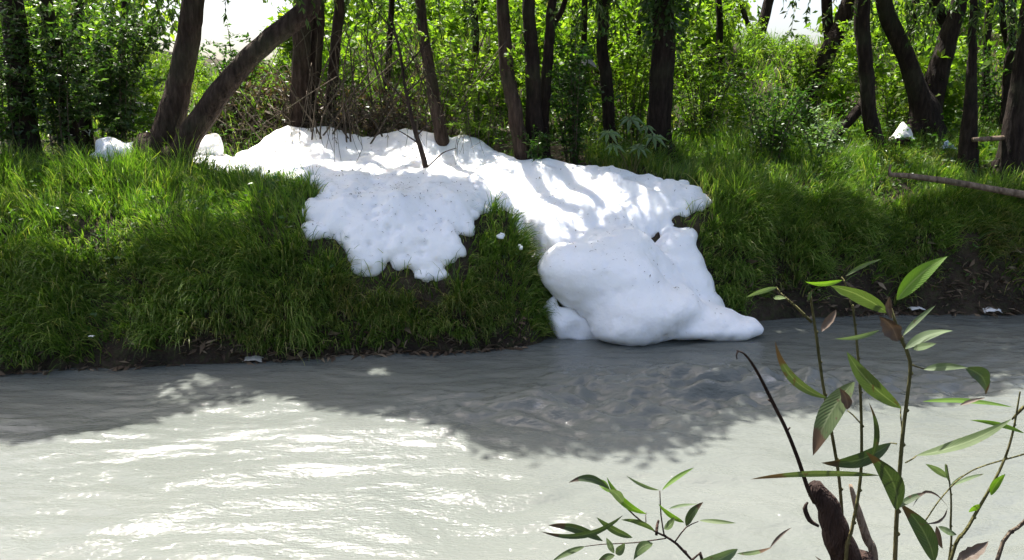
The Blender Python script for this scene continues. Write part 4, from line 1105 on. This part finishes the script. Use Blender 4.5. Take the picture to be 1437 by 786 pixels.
s3 = shoot('seedling', 'thin seedling stem rising behind the dead stub, side leaf at its top', [(295, 800), (292, 690), (284, 580), (268, 480), (243, 340), (225, 210), (210, 110)], [10, 10, 9, 9, 8, 8, 6], YA + .12, Z1, 'stem_green', branches=[([(215, 185), (175, 145), (140, 115), (125, 95)], [8, 7, 5, 3])])
for a in [((258, 378), (122, 232), 28, 't', -.14, .3), ((128, 96), (48, 122), 15, 'p', .04, .3), ((118, 122), (150, 124), 14, 'g', 0, .3), ((205, 130), (218, 100), 10, 'd', 0, .3)]:
    add_leaf(s3, Z1(a[0]), Z1(a[1]), a[2] / 1.803, a[3], YA + .11, a[4], a[5], dy=rng.uniform(-.04, .04))
add_leaf(s3, Z1((240, 208)), Z1((276, 152)), 15, 'w', YA + .1, .06, .4, .7, .1, ragged=.3)
s4 = shoot('seedling', 'slender seedling slanting towards the right edge with small fresh leaves', [(562, 800), (612, 700), (690, 560), (722, 470), (742, 360)], [10, 9, 7, 6, 4], YA + .03, Z1, 'stem_green', branches=[([(752, 398), (735, 415), (722, 430)], [9, 8, 5]), ([(500, 690), (550, 620), (620, 560), (752, 518)], [4, 4, 4, 5])], root=(.75, 1.3, 0))
for a in [((496, 385), (726, 400), 18, 'b', -.03, .4), ((752, 465), (615, 432), 14, 'b', .05, .3), ((668, 622), (705, 568), 22, 'b', -.05, .2), ((640, 645), (612, 665), 16, 'b', 0, .3), ((575, 597), (652, 568), 12, 'p', -.03, .3)]:
    add_leaf(s4, Z1(a[0]), Z1(a[1]), a[2] / 1.803, a[3], YA + .02, a[4], a[5], dy=rng.uniform(-.03, .03))
for a in [((590, 395), (655, 375), 14, 'w', 0, .3), ((580, 795), (662, 738), 42, 'w', .04, .3)]:
    add_leaf(s4, Z1(a[0]), Z1(a[1]), a[2] / 1.803, a[3], YA, a[4], a[5], fold=.7, ragged=.5)
s5 = shoot('seedling', 'smallest seedling with a few tiny pale leaves at its tip', [(560, 800), (566, 700), (567, 620), (556, 545)], [6, 6, 5, 4], YA + .1, Z1, 'stem_green', root=(.82, 1.36, 0))
for a in [((558, 578), (503, 543), 22, 'p', .05, .2), ((560, 585), (552, 540), 8, 'p', 0, .2), ((535, 702), (582, 722), 22, 'p', .04, .3), ((565, 600), (600, 570), 9, 'p', 0, .3)]:
    add_leaf(s5, Z1(a[0]), Z1(a[1]), a[2] / 1.803, a[3], YA + .09, a[4], a[5])
add_leaf(s5, Z1((530, 700)), Z1((546, 758)), 10, 'w', YA + .09, .05, .3, .6)
s6 = shoot('seedling', 'short bare stem crossing the lower right corner', [(680, 800), (752, 690), (800, 620)], [11, 10, 9], YA - .02, Z1, 'twig', root=(.85, 1.2, 0))
# dead stub, bent dark twig, pale stick
def stub():
    y = YA + .09
    pts = [P(*Z1(a), y) for a in [(228, 592), (245, 640), (275, 720), (310, 800), (340, 880)]]
    root = pts[-1] + np.array([.06, .02, 0]); root[2] = float(height(root[0], root[1])) - .04
    k = y / FPX / 1.803 / 2
    t = empty('dead_stub', root, 'dark broken willow stub with peeling bark among the seedlings', 'stub')
    g = Geo(); g.add(*tube(pts + [root], np.array([34, 58, 74, 82, 84, 96]) * k, 16, .3, 9, step=.012, wob=.012)); g.build('trunk', M['stem_dark'], t)
    for a, w in (([(205, 640), (198, 655), (210, 685), (232, 700)], 12), ([(215, 595), (207, 600), (210, 625)], 10)):
        g = Geo(); g.add(*tube([P(*Z1(q), y - .03) for q in a], np.array([w * .5] + [w] * (len(a) - 2) + [w * .6]) * k, 6, .3, 2, step=.006)); g.build('bark_strip', M['stem_dark'], t)
    t2 = empty('bent_twig', P(*Z1((215, 620)), y - .02), 'bare black twig arching up from the dead stub', 'twig')
    g = Geo(); g.add(*tube([P(*Z1(a), y - .02 - .03 * i) for i, a in enumerate([(222, 640), (205, 605), (180, 530), (150, 455), (120, 395), (78, 312), (48, 268), (26, 256)])], np.array([12, 11, 10, 9, 9, 7, 5, 3]) * k, 7, .15, 6, step=.01)); g.build('shoot', M['stem_dark'], t2)
    for a in (([(152, 460), (160, 450)]), ([(112, 385), (104, 380)]), ([(28, 258), (24, 268), (26, 278)])):
        g = Geo(); g.add(*tube([P(*Z1(q), y - .1) for q in a], np.array([5, 4, 3][:len(a)]) * k, 5, step=.004)); g.build('bud', M['stem_dark'], t2)
    p = [P(*Z1(a), y + .04) for a in [(312, 596), (330, 660), (352, 730), (372, 800), (400, 1000)]]
    p[-1] = p[-2] + np.array([.03, .01, -.3]); p.append(p[-1] + np.array([.02, .02, 0])); p[-1][2] = float(height(p[-1][0], p[-1][1])) - .02
    t3 = empty('broken_stick', p[-1], 'pale splintered broken stick beside the dead stub', 'stick')
    g = Geo(); g.add(*tube(p, np.array([10, 22, 26, 24, 24, 24]) * k, 9, .3, 5, step=.012)); g.build('shaft', M['deadwood'], t3)
stub()
# spray at the bottom centre
YB = 1.15
sb = shoot('seedling', 'low leafy willow spray with many narrow leaves over the pale water', [(900, 590), (830, 525), (755, 445), (690, 402), (640, 378), (540, 300), (480, 240), (405, 172)], [20, 18, 15, 13, 10, 9, 8, 6], YB, Z2, 'stem_dark',
           branches=[([(690, 400), (674, 300), (668, 175)], [9, 8, 6]), ([(745, 432), (800, 360), (862, 330)], [10, 8, 5]), ([(700, 415), (540, 437), (380, 445), (290, 456)], [8, 7, 6, 5]), ([(650, 400), (655, 350), (662, 325)], [16, 18, 12]), ([(598, 335), (597, 300), (600, 285)], [6, 5, 4])], root=(.35, 1.2, 0))
for a in [((412, 165), (208, 135), 46, 'd', .18, .3), ((418, 182), (338, 118), 46, 'b', .08, .2), ((482, 238), (408, 168), 54, 'p', .05, .2), ((600, 292), (400, 105), 46, 'b', -.12, .3), ((680, 172), (842, 58), 28, 'b', -.04, .3), ((665, 172), (498, 98), 20, 'p', -.06, .4),
          ((790, 335), (660, 240), 34, 'b', -.06, .3), ((800, 352), (887, 232), 52, 'd', -.05, .2), ((690, 368), (742, 308), 52, 'g', .1, .4), ((715, 265), (862, 243), 20, 'p', -.03, .4), ((868, 325), (1052, 338), 27, 'g', .0, .3), ((642, 378), (472, 322), 36, 'g', .08, .3),
          ((530, 412), (348, 308), 48, 'g', -.05, .2), ((480, 300), (66, 380), 42, 'd', -.13, .4), ((380, 428), (105, 350), 60, 'd', .08, .2), ((438, 490), (398, 412), 38, 'g', 0, .2), ((445, 492), (492, 438), 50, 'p', .05, .3), ((632, 440), (535, 524), 62, 'g', .12, .3), ((440, 500), (352, 535), 42, 'g', .05, .3), ((290, 456), (125, 530), 34, 'g', .03, .2),
          ((1060, 470), (790, 560), 84, 'p', -.06, .1), ((1058, 492), (1235, 458), 27, 't', .05, .4)]:
    add_leaf(sb, Z2(a[0]), Z2(a[1]), a[2] / 3.5925, a[3], YB - .01, a[4], a[5], dy=rng.uniform(-.04, .04), curl=rng.uniform(-.06, .06))
add_leaf(sb, Z2((1225, 462)), Z2((1335, 360)), 5, 'w', YB - .01, -.06, .3, .6, 0)
